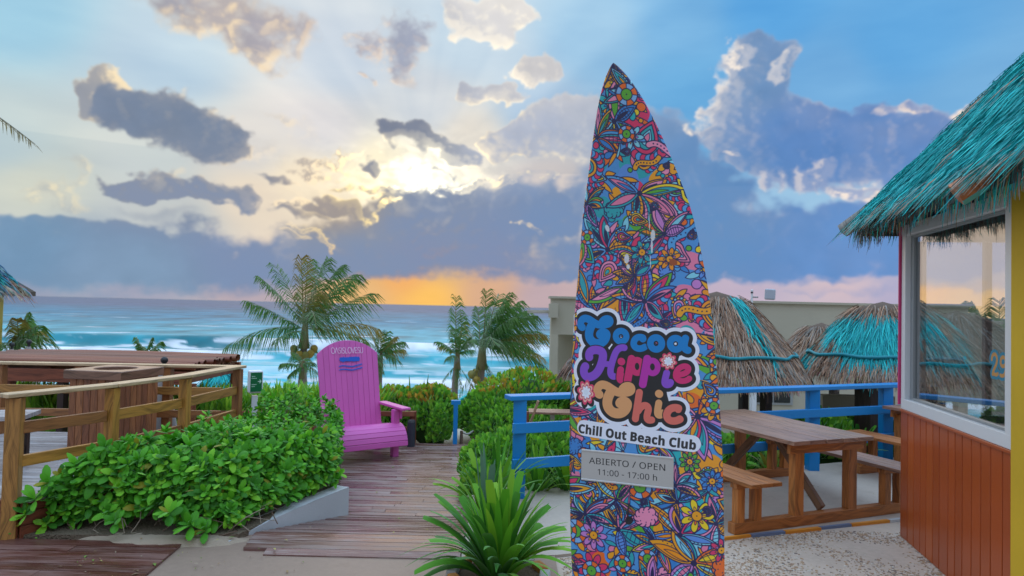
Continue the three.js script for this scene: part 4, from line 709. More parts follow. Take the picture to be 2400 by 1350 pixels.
    hay(S, p.add(side ? V(0, 0.02 * q(), -0.02) : V(-0.02, 0.03 * q(), 0)), down, 0.12 + 0.26 * q() * q() + (q() < 0.03 ? 0.15 : 0), 0.006 + 0.005 * q(), col.map((v) => v * t), q, 0.1);
  }
  for (let k = 0; k < 2000; k++) {   // ragged brown fringe hanging from the eave
    const side = k % 5 === 0, s = (side ? ex : ez) - 0.03 + (side ? 2 : 3.4) * q(), p = P(0.05 * q(), s, side), dark = q() < 0.5 * ss(1.6, 0.2, s);
    hay(S, p.add(V(0, -0.10 * q(), 0)), V(side ? (q() - 0.5) * 0.6 : -0.25 + 0.3 * q(), -1, side ? -0.25 : (q() - 0.5) * 0.7).normalize(), 0.06 + 0.12 * q() * (0.3 + noise(s * 7, 3)), 0.008, (dark ? pick([[0.075, 0.045, 0.03], [0.12, 0.07, 0.04], [0.17, 0.10, 0.06]], q) : pick([...STRAW.slice(0, 3), ...TEAL, ...TEAL, ...GREYSTRAW, [0.2, 0.34, 0.32]], q)).map((v) => v * (0.7 + 0.5 * q())), q, 0.2);
  }
  part('thatch', S.build(), strawMat, o, 'stuff');
  // rafter tails
  const tail = (p0, p1, m) => { const g = new THREE.CylinderGeometry(0.07, 0.07, p0.distanceTo(p1), 6); const b = part('rafter_tail', g, m, o); b.position.copy(p0).add(p1).multiplyScalar(0.5); b.quaternion.setFromUnitVectors(V(0, 1, 0), p1.clone().sub(p0).normalize()); return b; };
  const orange = wood(rgb(0.46, 0.15, 0.05)), tealTop = std(rgb(0.10, 0.40, 0.42), { roughness: 0.7 }), greyWood = wood(rgb(0.30, 0.28, 0.25));
  { const a = V(0.12, 2.90, 2.2), b = V(-0.42, 2.50, 2.02); const t = tail(a, b, orange); const cap = block('painted_top', [0, 0, 0], [a.distanceTo(b), 0.012, 0.058], tealTop, t, 0.003); cap.rotation.z = Math.PI / 2; cap.position.set(-0.058, 0, 0); t.rotateY(0.0); }
  tail(V(-0.05, 2.86, -0.03), V(-0.375, 2.575, -0.345), greyWood);
}
// thatched palapas beyond the blue railing
{
  const mk = (label, px, z, rad, eavePx, apexPx, opt) => { const c = atDepth(px, 800, z), base = -1.2, e = atDepth(px, eavePx, z).y, a = atDepth(px, apexPx, z).y, o = thing('palapa', label, 'palapa', [c.x, base, c.z], 0.35, 'thatched palapas beyond the blue railing'); palapa(o, { rad, eave: e - base, apex: a - base, n: 9000, len: 0.30, wide: 0.011, ...opt }); return o; };
  const patchy = (f, cut) => (a, t, q) => ss(cut, cut + 0.12, fbm(q.x * f + 3, q.z * f + q.y * f * 0.7, 4));
  mk('straw brown thatched palapa with few turquoise flecks, directly right of the surfboard', 1678, 9.9, 1.55, 878, 688, { seed: 21, posts: [[-0.75, 0.6, 0.11], [0.05, 1.0, 0.11], [0.9, -0.5, 0.11]], paint: (a, t, q) => (t > 0.8 ? 0 : patchy(3.8, 0.575)(a, t, q)), rope: 0.79, flat: 0.22 });
  mk('brown thatched palapa mostly hidden behind the surfboard, its left eave by the beige building', 1500, 10.6, 1.42, 872, 716, { seed: 22, posts: [[0.2, 0.5]], paint: () => 0, straw: [[0.24, 0.13, 0.085], [0.17, 0.09, 0.06], [0.30, 0.175, 0.12]], flat: 0.14 });
  mk('small thatched palapa half hidden between two larger ones, furthest back', 1925, 12.2, 1.05, 862, 760, { seed: 23, posts: [[0, 0.3]], paint: patchy(2.6, 0.50), n: 3200, flat: 0.25 });
  mk('palapa with thatch mostly painted turquoise, next to the kiosk window', 2068, 9.7, 1.36, 872, 712, { seed: 24, posts: [[-0.72, 0.45, 0.26], [0.0, 0.62, 0.26]], paint: (a, t, q) => (t > 0.80 ? (Math.sin(a * 1 + 0.3) < -0.45 || (a > 0.2 && a < 1.25) ? 0.95 : 0.0) : t < 0.2 ? 0.15 : patchy(3.2, 0.33)(a, t, q)), rope: 0.8, flat: 0.26 });
  // turquoise cones on the beach
  const cone = (label, px, apexPy, basePy, z, wpx) => { const c = atDepth(px, basePy, z), a = atDepth(px, apexPy, z).y, base = landY(c.x, -z) - 0.05, o = thing('beach_palapa', label, 'palapa', [c.x, base, c.z], 0.2, 'turquoise palapas down on the beach'); palapa(o, { rad: wpx * z / 1600 * 1.02, eave: c.y - base, apex: a - base, n: 900, len: 0.5, wide: 0.03, seed: px, posts: [[0, 0]], paint: () => 0.95, flat: 0.04, sides: 8 }); };
  cone('turquoise cone palapa on the beach seen left of the railing corner post', 515, 866, 915, 19, 62); cone('turquoise palapa on the beach seen left of the litter bin', 222, 872, 935, 17, 50); cone('low turquoise palapa seen under the far railing, left of the nearer one', 172, 912, 950, 18, 40);
  cone('turquoise palapa on the beach peeping out left of the pink chair', 762, 888, 935, 18, 55); cone('large turquoise palapa on the beach right of the blue gate post', 1120, 915, 972, 15, 78);
}
{ // low beige building
  const z = -15.2, l = atDepth(1291, 800, 15.2).x, top = atDepth(1500, 704, 15.2).y, y0 = -1.6, o = thing('beach_building', 'low flat roofed beige rendered building behind the palapas', 'building', [0, 0, 0]), mid = (y0 + top) / 2, h = top - y0;
  const open0 = atDepth(1308, 800, 15.2).x, oy = atDepth(1400, 786, 15.2).y;
  const wall = (x0, x1, a, b, zz, d, m = M.beige) => { const w = part('wall', new THREE.BoxGeometry(x1 - x0, b - a, d), m, o); w.position.set((x0 + x1) / 2, (a + b) / 2, zz - d / 2); const uv = w.geometry.attributes.uv; for (let k = 0; k < uv.count; k++) uv.setXY(k, uv.getX(k) * (x1 - x0), uv.getY(k) * (b - a)); return w; };
  wall(l, open0, y0, oy, z, 0.5); wall(l, 3.1, oy, top, z, 0.5); wall(open0, 3.1, y0, oy, z - 1.4, 0.3); wall(3.1, 13, y0, top, z - 0.004, 3.5); wall(l + 0.2, 3.1, oy + 0.01, top - 0.02, z - 0.5, 3.2);
  part('parapet_cap', new THREE.BoxGeometry(13.1 - l, 0.05, 0.6).translate((13 + l) / 2, top + 0.025, z - 0.24), M.beige, o);
  const s = atDepth(1296, 728, 15.2), b = part('spout_box', boxGeo(0.19, 0.31, 0.34), M.beige, o); b.position.set(s.x, s.y, z + 0.1); block('roof_spout', [s.x - 0.32, s.y - 0.03, z + 0.12], [0.5, 0.07, 0.1], wood(rgb(0.5, 0.45, 0.36)), o);
  const a = atDepth(1771, 893, 15.2), c = atDepth(1852, 944, 15.2), cx = (a.x + c.x) / 2, cy = (a.y + c.y) / 2, w = c.x - a.x, hh = a.y - c.y, win = block('window', [cx, cy, z + 0.004], [w + 0.1, hh + 0.1, 0.05], phys(rgb(0.3, 0.31, 0.3), { roughness: 0.4 }), o);
  const gl = phys(rgb(0.012, 0.016, 0.016), { roughness: 0.06 }); for (const k of [-1, 1]) part('window_pane', new THREE.BoxGeometry(w / 2 - 0.03, hh, 0.012), gl, win).position.set(k * w / 4, 0, 0.028);
  block('downpipe', [atDepth(1763, 900, 15.2).x, 0.15, z + 0.1], [0.12, 1.1, 0.09], M.white, o, 0.03);
  const p = atDepth(1762, 720, 13.5), an = thing('antenna_mast', 'small white panel antenna on a thin pole above the beige building roof', 'antenna', [p.x, -1.2, p.z], -0.3), y = p.y + 1.2;
  part('pole', new THREE.CylinderGeometry(0.02, 0.02, y + 0.32, 10).translate(0, (y + 0.32) / 2, 0), M.white, an); part('bracket', boxGeo(0.12, 0.03, 0.03).translate(0.06, y + 0.2, 0), M.steel, an); part('collar', new THREE.CylinderGeometry(0.026, 0.026, 0.03, 10).translate(0, y + 0.29, 0), M.black, an); part('pole_cap', new THREE.SphereGeometry(0.024, 10, 8).translate(0, y + 0.33, 0), M.white, an); const pb = part('panel', new RoundedBoxGeometry(0.2, 0.215, 0.09, 3, 0.03).translate(0.2, y + 0.27, 0.0), phys(rgb(0.45, 0.47, 0.52), { roughness: 0.4 }), an); pb.rotation.z = -0.04; part('stay_wire', new THREE.CylinderGeometry(0.004, 0.004, 0.5, 5).rotateZ(-0.42).translate(-0.11, y - 0.04, 0), M.steel, an);
}
{ // wall panel between the turquoise palapa's posts
  const a = atDepth(1962, 925, 10.3), b = atDepth(2052, 985, 10.3), o = thing('low_wall', 'low beige wall panel under the turquoise palapa, behind the blue railing', 'low wall', [(a.x + b.x) / 2, -1.2, a.z]); part('wall_body', boxGeo(b.x - a.x + 0.5, a.y + 1.2, 0.16).translate(0, (a.y + 1.2) / 2, 0), M.beige, o); part('base_course', boxGeo(b.x - a.x + 0.6, b.y + 1.2, 0.3).translate(0, (b.y + 1.2) / 2, 0.05), std(rgb(0.2, 0.10, 0.085)), o);
}
{ // things seen through the left part of the blue railing
  const p = onLevel(1300, 968, 0.42), o = thing('wooden_lounger', 'low brown wooden lounger with slanting arm, seen between the blue rails left of the surfboard', 'lounger', [p.x, -0.2, p.z], 0.0);
  for (let k = 0; k < 3; k++) block('seat_board', [0.05, 0.62, -0.11 * k], [0.78, 0.028, 0.10], M.tableTop[k], o); block('metal_leg', [-0.03, 0.3, 0], [0.06, 0.6, 0.05], M.steel, o); beam('arm', V(-0.36, 0.36, 0.03), V(-0.22, 0.78, 0.03), 0.03, 0.075, M.tableTop[2], o); beam('diagonal', V(0.0, 0.42, -0.05), V(0.42, 0.60, -0.05), 0.10, 0.04, M.table[2], o); block('rear_leg', [0.38, 0.3, -0.1], [0.06, 0.6, 0.06], M.brown, o); block('front_leg', [-0.36, 0.3, -0.2], [0.06, 0.6, 0.06], M.brown, o);
  const q = onLevel(1338, 1075, -0.05), w = thing('round_bin', 'round brown wooden slatted tub behind the blue railing, left of the surfboard', 'tub', [q.x, -0.2, q.z - 0.15]);
  for (let k = 0; k < 18; k++) { const a = k / 18 * TAU, m = part('stave', boxGeo(0.5, 0.084, 0.022), pick(M.bin, rL), w); m.position.set(Math.cos(a) * 0.26, 0.25, Math.sin(a) * 0.26); m.rotation.set(0, Math.PI / 2 - a, Math.PI / 2, 'YXZ'); }
  for (const y of [0.12, 0.36]) { const h = part('hoop', new THREE.TorusGeometry(0.275, 0.012, 6, 32).rotateX(Math.PI / 2), M.tableTop[1], w); h.position.y = y; } part('rim', new THREE.TorusGeometry(0.262, 0.022, 8, 36).rotateX(Math.PI / 2), M.tableTop[0], w).position.y = 0.5; part('inner_base', new THREE.CylinderGeometry(0.24, 0.24, 0.02, 24), M.joist, w).position.y = 0.28;
  // rope fence on short stakes
  const st = [[1081, 1040], [1111, 1034], [1144, 1032], [1178, 1030]].map(([x, y]) => onLevel(x, y, -0.22)), f = thing('rope_fence', 'low rope fence on short brown stakes at the foot of the right hedge', 'rope fence');
  st.forEach((s) => part('stake', new THREE.CylinderGeometry(0.022, 0.026, 0.2, 8).translate(s.x, -0.13, s.z), M.twig, f)); for (let k = 0; k < 3; k++) part('rope', pipe([st[k].clone().setY(-0.05), st[k].clone().lerp(st[k + 1], 0.5).setY(-0.095), st[k + 1].clone().setY(-0.05)], 0.014, 0.014, 8, 6), std(rgb(0.42, 0.40, 0.36)), f);
}
// ---------------------------------------------------------------- the surfboard
{
  const o = thing('surfboard', 'tall surfboard sign covered in colourful psychedelic flowers, with club name sticker', 'surfboard', [0.533, 0, -2.4895]); o.rotation.set(0, -21 * R, 2 * R, 'YXZ');
  const prof = [[0, 0.0], [0.012, 0.07], [0.05, 0.125], [0.15, 0.175], [0.35, 0.222], [0.6, 0.258], [0.85, 0.275], [1.1, 0.2785], [1.38, 0.276], [1.6, 0.264], [1.84, 0.2455], [2.008, 0.223], [2.164, 0.197], [2.262, 0.171], [2.409, 0.127], [2.502, 0.0945], [2.558, 0.071], [2.615, 0.040], [2.645, 0.0175], [2.657, 0.006], [2.661, 0.0]];
  const half = (y) => { for (let i = 1; i < prof.length; i++) if (y <= prof[i][0]) { const [a, p] = prof[i - 1], [b, q] = prof[i], t = (y - a) / (b - a); if (i < 3 || i > prof.length - 3) return p + (q - p) * Math.sqrt(Math.max(0, i < 3 ? t : 1 - (1 - t) * (1 - t) > 1 ? 1 : t)) * (i < 3 ? 1 : Math.sqrt(t)); const m0 = (q - prof[Math.max(0, i - 2)][1]) / (b - prof[Math.max(0, i - 2)][0]), n2 = prof[Math.min(prof.length - 1, i + 1)], m1 = (n2[1] - p) / (n2[0] - a), h = b - a, t2 = t * t, t3 = t2 * t; return p * (2 * t3 - 3 * t2 + 1) + m0 * h * (t3 - 2 * t2 + t) + q * (-2 * t3 + 3 * t2) + m1 * h * (t3 - t2); } return 0; };
  const rocker = (y) => 0.2 * Math.pow(Math.max(0, y - 1.85) / 0.811, 2), shift = (y) => -0.043 * Math.pow(Math.max(0, y - 1.8) / 0.86, 2), thick = (y) => 0.036 * Math.pow(Math.min(1, half(y) / 0.2), 0.55), E = 2.5;
  const top = (x, y) => rocker(y) + thick(y) * Math.pow(Math.max(0, 1 - Math.pow(Math.abs(x) / Math.max(1e-4, half(y)), E)), 1 / E);
  const ys = []; for (let k = 0; k <= 110; k++) { const t = k / 110; ys.push(2.661 * (t < 0.05 ? t * t * 10 : t > 0.93 ? 1 - (1 - t) * (1 - t) * 7.1 : 0.025 + (t - 0.05) * (0.965209 - 0.025) / 0.88)); }
  const A = 44, p = [], uv = [], idx = [];
  for (const y of ys) for (let i = 0; i <= A; i++) { const a = i / A * TAU, w = half(y), c = Math.cos(a), s = Math.sin(a), x = w * Math.sign(c) * Math.pow(Math.abs(c), 2 / E), z = rocker(y) + thick(y) * Math.sign(s) * Math.pow(Math.abs(s), 2 / E); p.push(x + shift(y), y, z); uv.push(0.5 + x / 0.684, y / 2.738); }
  for (let j = 0; j < ys.length - 1; j++) for (let i = 0; i < A; i++) { const a = j * (A + 1) + i; idx.push(a, a + 1, a + A + 1, a + 1, a + A + 2, a + A + 1); }
  const g = new THREE.BufferGeometry(); g.setAttribute('position', new THREE.Float32BufferAttribute(p, 3)); g.setAttribute('uv', new THREE.Float32BufferAttribute(uv, 2)); g.setIndex(idx); g.computeVertexNormals();
  // the print: overlapping flowers, paisleys, fans, wheels and ribbons, all outlined in navy
  const c = document.createElement('canvas'); c.width = 512; c.height = 2048; const x = c.getContext('2d'), r = rng(20), INK = '#17194d';
  const COL = ['#1fa3ab', '#5a8fd8', '#1fa3ab', '#4f9fd8', '#ef9f12', '#f0a818', '#ef9f12', '#f2930f', '#efcf1c', '#ee9a14', '#e77d9f', '#e77d9f', '#dc2f63', '#c67fc4', '#59ab2f', '#ee6a1c', '#82cfe0', '#2f7fc6', '#19b0b4', '#f08fb0'], any = () => COL[Math.floor(r() * COL.length)];
  x.lineJoin = x.lineCap = 'round'; x.fillStyle = '#4a92cf'; x.fillRect(0, 0, 512, 2048); for (let k = 0; k < 260; k++) { x.fillStyle = COL[Math.floor(r() * COL.length)]; x.beginPath(); x.ellipse(r() * 512, r() * 2048, 20 + 30 * r(), 16 + 20 * r(), r() * 3, 0, TAU); x.fill(); }
  const draw = (path, fill, lw = 2.8) => { x.fillStyle = fill; x.fill(path); x.strokeStyle = INK; x.lineWidth = lw; x.stroke(path); };
  const at = (px, py, rot, f, sc = 1) => { x.save(); x.translate(px, py); x.rotate(rot); x.scale(sc, sc); f(); x.restore(); };
  const drop = (L, W, bend = 0) => { const q = new Path2D(); q.moveTo(0, 0); q.bezierCurveTo(-W * 0.6 + bend, -L * 0.35, -W + bend, -L * 0.72, -W * 0.3 + bend, -L * 0.95); q.bezierCurveTo(W * 0.1 + bend, -L * 1.08, W * 0.95 + bend, -L * 0.85, W * 0.72 + bend, -L * 0.55); q.bezierCurveTo(W * 0.5 + bend, -L * 0.3, W * 0.2, -L * 0.12, 0, 0); return q; };
  const blade = (L, W, bend) => { const q = new Path2D(); q.moveTo(0, 0); q.bezierCurveTo(-W + bend * 0.3, -L * 0.3, -W * 0.9 + bend, -L * 0.7, bend, -L); q.bezierCurveTo(W * 0.9 + bend, -L * 0.6, W + bend * 0.2, -L * 0.25, 0, 0); return q; };
  const dots = (pts, col = INK, s = 1.5) => { x.fillStyle = col; for (const [a, b] of pts) { x.beginPath(); x.arc(a, b, s, 0, TAU); x.fill(); } };
  const paisley = (s) => {   // nested drops with a scalloped or chequered border
    const b = (r() - 0.5) * s * 0.5, k = r();
    if (k < 0.4) { x.fillStyle = any(); for (let i = 0; i < 15; i++) { const a = -0.5 - i / 14 * Math.PI * 1.25, q = new Path2D(); q.arc(Math.cos(a) * s * 0.50 + b * 0.6, -s * 0.62 + Math.sin(a) * s * 0.48, s * 0.13, 0, TAU); draw(q, COL[(i % 2 ? 3 : 12)], 2); } }
    const cs = [any(), any(), any(), any()]; draw(drop(s, s * 0.5, b), cs[0]);
    if (k > 0.6) for (let i = 0; i < 9; i++) { const a = -0.2 - i / 8 * 3.5; x.save(); x.translate(b * 0.7, -s * 0.64); x.rotate(a); x.fillStyle = i % 2 ? '#f0a818' : '#7fc9dc'; x.strokeStyle = INK; x.lineWidth = 1.8; x.beginPath(); x.rect(s * 0.27, -s * 0.06, s * 0.11, s * 0.12); x.fill(); x.stroke(); x.restore(); }
    x.save(); x.translate(b * 0.2, -s * 0.13); draw(drop(s * 0.74, s * 0.34, b * 0.8), cs[1]); x.translate(b * 0.12, -s * 0.14); draw(drop(s * 0.48, s * 0.2, b * 0.6), cs[2], 2.2); x.translate(b * 0.1, -s * 0.1); draw(drop(s * 0.26, s * 0.1, b * 0.4), cs[3], 1.8); x.restore();
    if (k >= 0.4 && k <= 0.6) dots(Array.from({ length: 12 }, (_, i) => { const a = -0.3 - i / 11 * 3.3; return [b * 0.8 + Math.cos(a) * s * 0.40, -s * 0.64 + Math.sin(a) * s * 0.34]; }));
  };
  const daisy = (s) => { const n = 7 + Math.floor(r() * 3), f = any(); for (let i = 0; i < n; i++) at(0, 0, i / n * TAU, () => { draw(drop(s, s * 0.28), f, 2.2); draw(drop(s * 0.55, s * 0.1), any(), 1.4); }); const q = new Path2D(); q.arc(0, 0, s * 0.3, 0, TAU); draw(q, '#ef9f12', 2.4); dots([[0, 0]], INK, 1.6); };
  const wheel = (s) => { const q = new Path2D(); q.arc(0, 0, s, 0, TAU); draw(q, '#7fb4e4'); for (let i = 0; i < 8; i += 2) { const w = new Path2D(); w.moveTo(0, 0); w.arc(0, 0, s, i / 8 * TAU, (i + 1) / 8 * TAU); w.closePath(); draw(w, '#ee6a1c', 2); } const m = new Path2D(); m.arc(0, 0, s * 0.52, 0, TAU); draw(m, '#59ab2f', 2.4); dots([[0, 0]], INK, 1.8); };
  const fan = (s) => {   // long petals sweeping out of one point
    const n = 6 + Math.floor(r() * 4), a0 = r() * TAU, span = 3.6 + r() * 1.4;
    for (let i = 0; i < n; i++) at(0, 0, a0 + span * i / (n - 1), () => { const L = s * (0.72 + 0.5 * r()), W = s * (0.12 + 0.08 * r()), b = (r() - 0.5) * s * 0.45, f = any(); draw(blade(L, W * 1.35, b), f); x.save(); x.translate(0, -L * 0.1); draw(blade(L * 0.78, W * 0.8, b * 0.78), any(), 2); if (r() < 0.7) draw(blade(L * 0.55, W * 0.4, b * 0.55), r() < 0.4 ? INK : any(), 1.6); x.restore(); if (r() < 0.5) for (let k = 2; k < 7; k++) { x.strokeStyle = INK; x.lineWidth = 1.6; x.beginPath(); x.moveTo(-W * 0.7 + b * k / 8, -L * k / 9); x.lineTo(W * 0.7 + b * k / 8, -L * (k / 9 + 0.02)); x.stroke(); } else dots(Array.from({ length: 6 }, (_, k) => [b * (0.4 + k * 0.1) * 0.9 + W * 0.72, -L * (0.3 + k * 0.1)])); });
    const q = new Path2D(); q.arc(0, 0, s * 0.06, 0, TAU); draw(q, INK);
  };
  const ribbon = (s) => { const pts = (w) => { const q = new Path2D(); q.moveTo(-s, 0); q.bezierCurveTo(-s * 0.4, -s * 0.7, s * 0.1, s * 0.7, s, s * 0.1); x.lineWidth = w; x.stroke(q); }; x.strokeStyle = INK; pts(s * 0.34 + 5); x.strokeStyle = any(); pts(s * 0.34); const q = []; for (let i = 1; i < 9; i++) { const t = i / 9, u = 1 - t; q.push([u * u * u * -s + 3 * u * u * t * -s * 0.4 + 3 * u * t * t * s * 0.1 + t * t * t * s, 3 * u * u * t * -s * 0.7 + 3 * u * t * t * s * 0.7 + t * t * t * s * 0.1]); } dots(q, INK, 2); };
  const frill = (s) => { const f = any(); for (let i = 0; i < 11; i++) { const a = i / 11 * TAU, q = new Path2D(); q.arc(Math.cos(a) * s * 0.6, Math.sin(a) * s * 0.42, s * 0.26, 0, TAU); draw(q, f, 2.6); } const q = new Path2D(); q.ellipse(0, 0, s * 0.62, s * 0.44, 0, 0, TAU); x.fillStyle = f; x.fill(q); dots(Array.from({ length: 7 }, (_, i) => [Math.cos(i * 0.9) * s * 0.5, Math.sin(i * 0.9) * s * 0.34])); };
  for (let k = 0; k < 1500; k++) at(r() * 512, r() * 2048, r() * TAU, () => { const q = r(); if (q < 0.5) draw(blade(26 + 30 * r(), 7 + 6 * r(), 12 * (r() - 0.5)), any(), 2.2); else if (q < 0.75) { const w = new Path2D(); w.arc(0, 0, 5 + 8 * r(), 0, TAU); draw(w, any(), 2.2); } else draw(drop(30, 12), any(), 2.2); });
  const spots = []; let tries = 0;
  while (spots.length < 230 && tries++ < 6000) { const a = 10 + 492 * r(), b = 30 + 1990 * r(), s = 30 + 26 * r(); if (spots.every(([u, v, t]) => Math.hypot(u - a, v - b) > (s + t) * 0.50)) spots.push([a, b, s]); }
  spots.forEach(([a, b, s], i) => at(a, b, r() * TAU, () => [paisley, fan, paisley, frill, fan, ribbon, paisley, wheel, fan, daisy][i % 10](s * [1.7, 1.95, 1.55, 0.8, 2.1, 1.0, 1.75, 0.6, 1.8, 0.85][i % 10])));
  for (let k = 0; k < 40; k++) at(r() * 512, r() * 2048, r() * TAU, () => [daisy, wheel, paisley][k % 3](20 + 14 * r()));
  x.fillStyle = 'rgba(222,226,228,0.92)'; for (const [a, b, w, h, t] of [[303, 500, 6, 15, 0.1], [298, 530, 3, 18, 0.05], [180, 475, 6, 10, -0.3], [228, 560, 7, 13, 0.1], [231, 582, 5, 7, 0], [296, 465, 1.4, 24, 0.05], [292, 570, 1.4, 20, 0]]) { x.beginPath(); x.ellipse(a, b, w, h, t, 0, TAU); x.fill(); }   // bird droppings
  x.fillStyle = '#a04a1a'; x.beginPath(); x.ellipse(352, 574, 11, 9, 0.4, 0, TAU); x.fill();
  const tex = new THREE.CanvasTexture(c); tex.colorSpace = THREE.SRGBColorSpace; tex.magFilter = THREE.LinearFilter;
  part('board', g, phys(0xffffff, { map: tex, roughness: 0.4, clearcoat: 0.5, clearcoatRoughness: 0.12 }), o);
  // sticker: shape and lettering follow the club's sign; measured in units of 0.4245 mm
  const patch = (x0, x1, y0, y1, lift) => { const n = 24, P = [], U = [], I = []; for (let j = 0; j <= n; j++) for (let i = 0; i <= n; i++) { const a = x0 + (x1 - x0) * i / n, b = y0 + (y1 - y0) * j / n; P.push(a, b, top(a, b) + lift); U.push(i / n, j / n); } for (let j = 0; j < n; j++) for (let i = 0; i < n; i++) { const a = j * (n + 1) + i; I.push(a, a + 1, a + n + 1, a + 1, a + n + 2, a + n + 1); } const q = new THREE.BufferGeometry(); q.setAttribute('position', new THREE.Float32BufferAttribute(P, 3)); q.setAttribute('uv', new THREE.Float32BufferAttribute(U, 2)); q.setIndex(I); q.computeVertexNormals(); return q; };
  const X0 = 60, X1 = 1200, Y0 = 60, Y1 = 1340, k = 1.15, cs = document.createElement('canvas'); cs.width = Math.round((X1 - X0) * k); cs.height = Math.round((Y1 - Y0) * k); const s = cs.getContext('2d'); s.scale(k, k); s.translate(-X0, -Y0); s.lineJoin = s.lineCap = 'round';
  const BLUE = '#0e7fc4', PURP = '#8a4fc4', RED = '#d62f6e', MAG = '#bb2fa4', PEACH = '#e0a06a', CORAL = '#de6f60', BLACK = '#262527', WHITE = '#e6e8f2';
  // [colour, width, path] strokes; 'hole' marks dark counters
  const ring = (a, b, rx, ry) => `M ${a - rx} ${b} A ${rx} ${ry} 0 1 1 ${a + rx} ${b} A ${rx} ${ry} 0 1 1 ${a - rx} ${b} Z`;
  const bigC = (dx, dy, f) => { const q = (str) => str.replace(/(-?[\d.]+) (-?[\d.]+)/g, (_, a, b) => `${(+a - 100) * f + dx} ${(+b - 150) * f + dy}`); return [[66, q('M 152 268 C 120 262 132 186 186 190 C 240 196 268 252 330 247 C 384 246 412 236 404 208 C 392 186 350 196 338 222')], [78, q('M 250 236 C 205 300 196 372 262 404 C 320 424 368 384 371 334 C 368 312 330 308 318 330')], [60, q('M 224 300 C 206 350 220 384 262 402 C 306 418 350 392 364 344')]].map(([w, d]) => [w * f, d]); };
  const L = [
    [BLUE, bigC(100, 150, 1)], [BLUE, [[54, ring(502, 346, 46, 46)]]], [BLUE, [[56, 'M 690 358 C 668 346 620 350 611 400 C 604 448 664 466 704 436'], [60, 'M 684 362 L 690 368']]], [BLUE, [[56, ring(800, 406, 48, 50)]]], [BLUE, [[54, ring(962, 408, 46, 48)], [60, 'M 1042 362 C 1030 400 1016 450 1060 462']]],
    [PURP, [[74, 'M 214 528 C 200 470 270 452 318 474 C 352 492 340 540 322 592 C 300 652 262 700 206 704 C 160 704 148 640 176 612'], [58, 'M 528 444 C 462 434 444 500 424 560 C 404 620 388 690 434 692'], [50, 'M 318 582 L 420 590']]],
    [RED, [[64, 'M 500 562 L 503 564'], [58, 'M 494 632 C 484 690 476 726 500 722 C 512 718 520 700 524 690']]], [RED, [[66, 'M 590 538 L 552 726'], [50, ring(636, 602, 44, 56)]]], [MAG, [[66, 'M 724 536 L 682 752'], [48, ring(766, 604, 44, 54)]]], [PURP, [[56, 'M 884 652 C 872 700 850 752 886 752 C 904 750 910 744 914 730']]],
    [RED, [[48, 'M 962 668 C 1010 666 1064 650 1060 612 C 1052 580 990 594 968 634 C 940 690 976 726 1026 716 C 1046 712 1060 704 1066 696']]],
    [PEACH, bigC(246, 722, 1.10)], [CORAL, [[60, 'M 652 822 L 614 1046'], [58, 'M 640 978 C 676 908 742 920 722 982 C 706 1030 706 1064 752 1050']]], [PEACH, [[66, 'M 816 828 L 819 830'], [58, 'M 814 906 C 806 950 790 1004 814 1008 C 832 1008 838 996 842 988']]], [CORAL, [[62, 'M 974 944 C 936 930 884 952 878 1004 C 876 1056 940 1064 984 1034'], [56, 'M 966 950 L 972 956']]],
  ];
  const flower = (a, b, rx, ry, col, grow) => { for (let i = 0; i < 8; i++) { s.save(); s.translate(a, b); s.scale(rx, ry); s.rotate(i / 8 * TAU + 0.2); s.fillStyle = col; s.beginPath(); s.ellipse(0, -0.62, 0.27 * grow, 0.42 * grow, 0, 0, TAU); s.fill(); s.restore(); } };
  const flowers = [[180, 838, 78, 102], [899, 555, 68, 70]];
  const pass = (grow, col) => { s.strokeStyle = col; for (const [, st] of L) for (const [w, d] of st) { s.lineWidth = w + grow; s.stroke(new Path2D(d)); } };
  pass(124, WHITE); flowers.forEach(([a, b, rx, ry]) => { s.fillStyle = WHITE; s.beginPath(); s.ellipse(a, b, rx + 42, ry + 38, 0, 0, TAU); s.fill(); });
  s.lineWidth = 138; s.strokeStyle = WHITE; s.beginPath(); s.moveTo(160, 1150); s.lineTo(1080, 1232); s.stroke(); s.lineWidth = 230; s.beginPath(); s.moveTo(430, 900); s.lineTo(900, 640); s.moveTo(600, 950); s.lineTo(900, 980); s.stroke();
  pass(62, BLACK); flowers.forEach(([a, b, rx, ry]) => { flower(a, b, rx * 1.24, ry * 1.2, BLACK, 1.3); });
  s.fillStyle = BLACK; s.fill(new Path2D('M 330 460 L 1000 480 L 900 800 L 330 720 Z')); s.fill(new Path2D('M 560 760 L 860 740 L 900 900 L 560 1000 Z'));
  for (const [col, st] of L) { for (const [w, d] of st) { s.strokeStyle = BLACK; s.lineWidth = w + 15; s.stroke(new Path2D(d)); } for (const [w, d] of st) { s.strokeStyle = col; s.lineWidth = w; s.stroke(new Path2D(d)); } }
  for (const [a, b, rx, ry] of flowers) { flower(a, b, rx, ry, '#e0446a', 1.12); flower(a, b, rx * 0.84, ry * 0.84, '#f0b8a4', 1.0); flower(a, b, rx * 0.7, ry * 0.7, '#c4566e', 0.9); flower(a, b, rx * 0.56, ry * 0.56, '#e9edf4', 0.95); s.fillStyle = '#dfe6ee'; s.beginPath(); s.ellipse(a, b, rx * 0.25, ry * 0.25, 0, 0, TAU); s.fill(); }
  s.save(); s.translate(98, 1192); s.rotate(0.0885); s.fillStyle = s.strokeStyle = '#333335'; s.font = 'bold 104px sans-serif'; s.lineWidth = 5; const T = 'Chill Out Beach Club', w = s.measureText(T).width; s.scale(1016 / w, 1); s.fillText(T, 0, 0); s.strokeText(T, 0, 0); s.restore();
  const ts = new THREE.CanvasTexture(cs); ts.colorSpace = THREE.SRGBColorSpace; ts.magFilter = THREE.LinearFilter; const u = 4.245e-4;
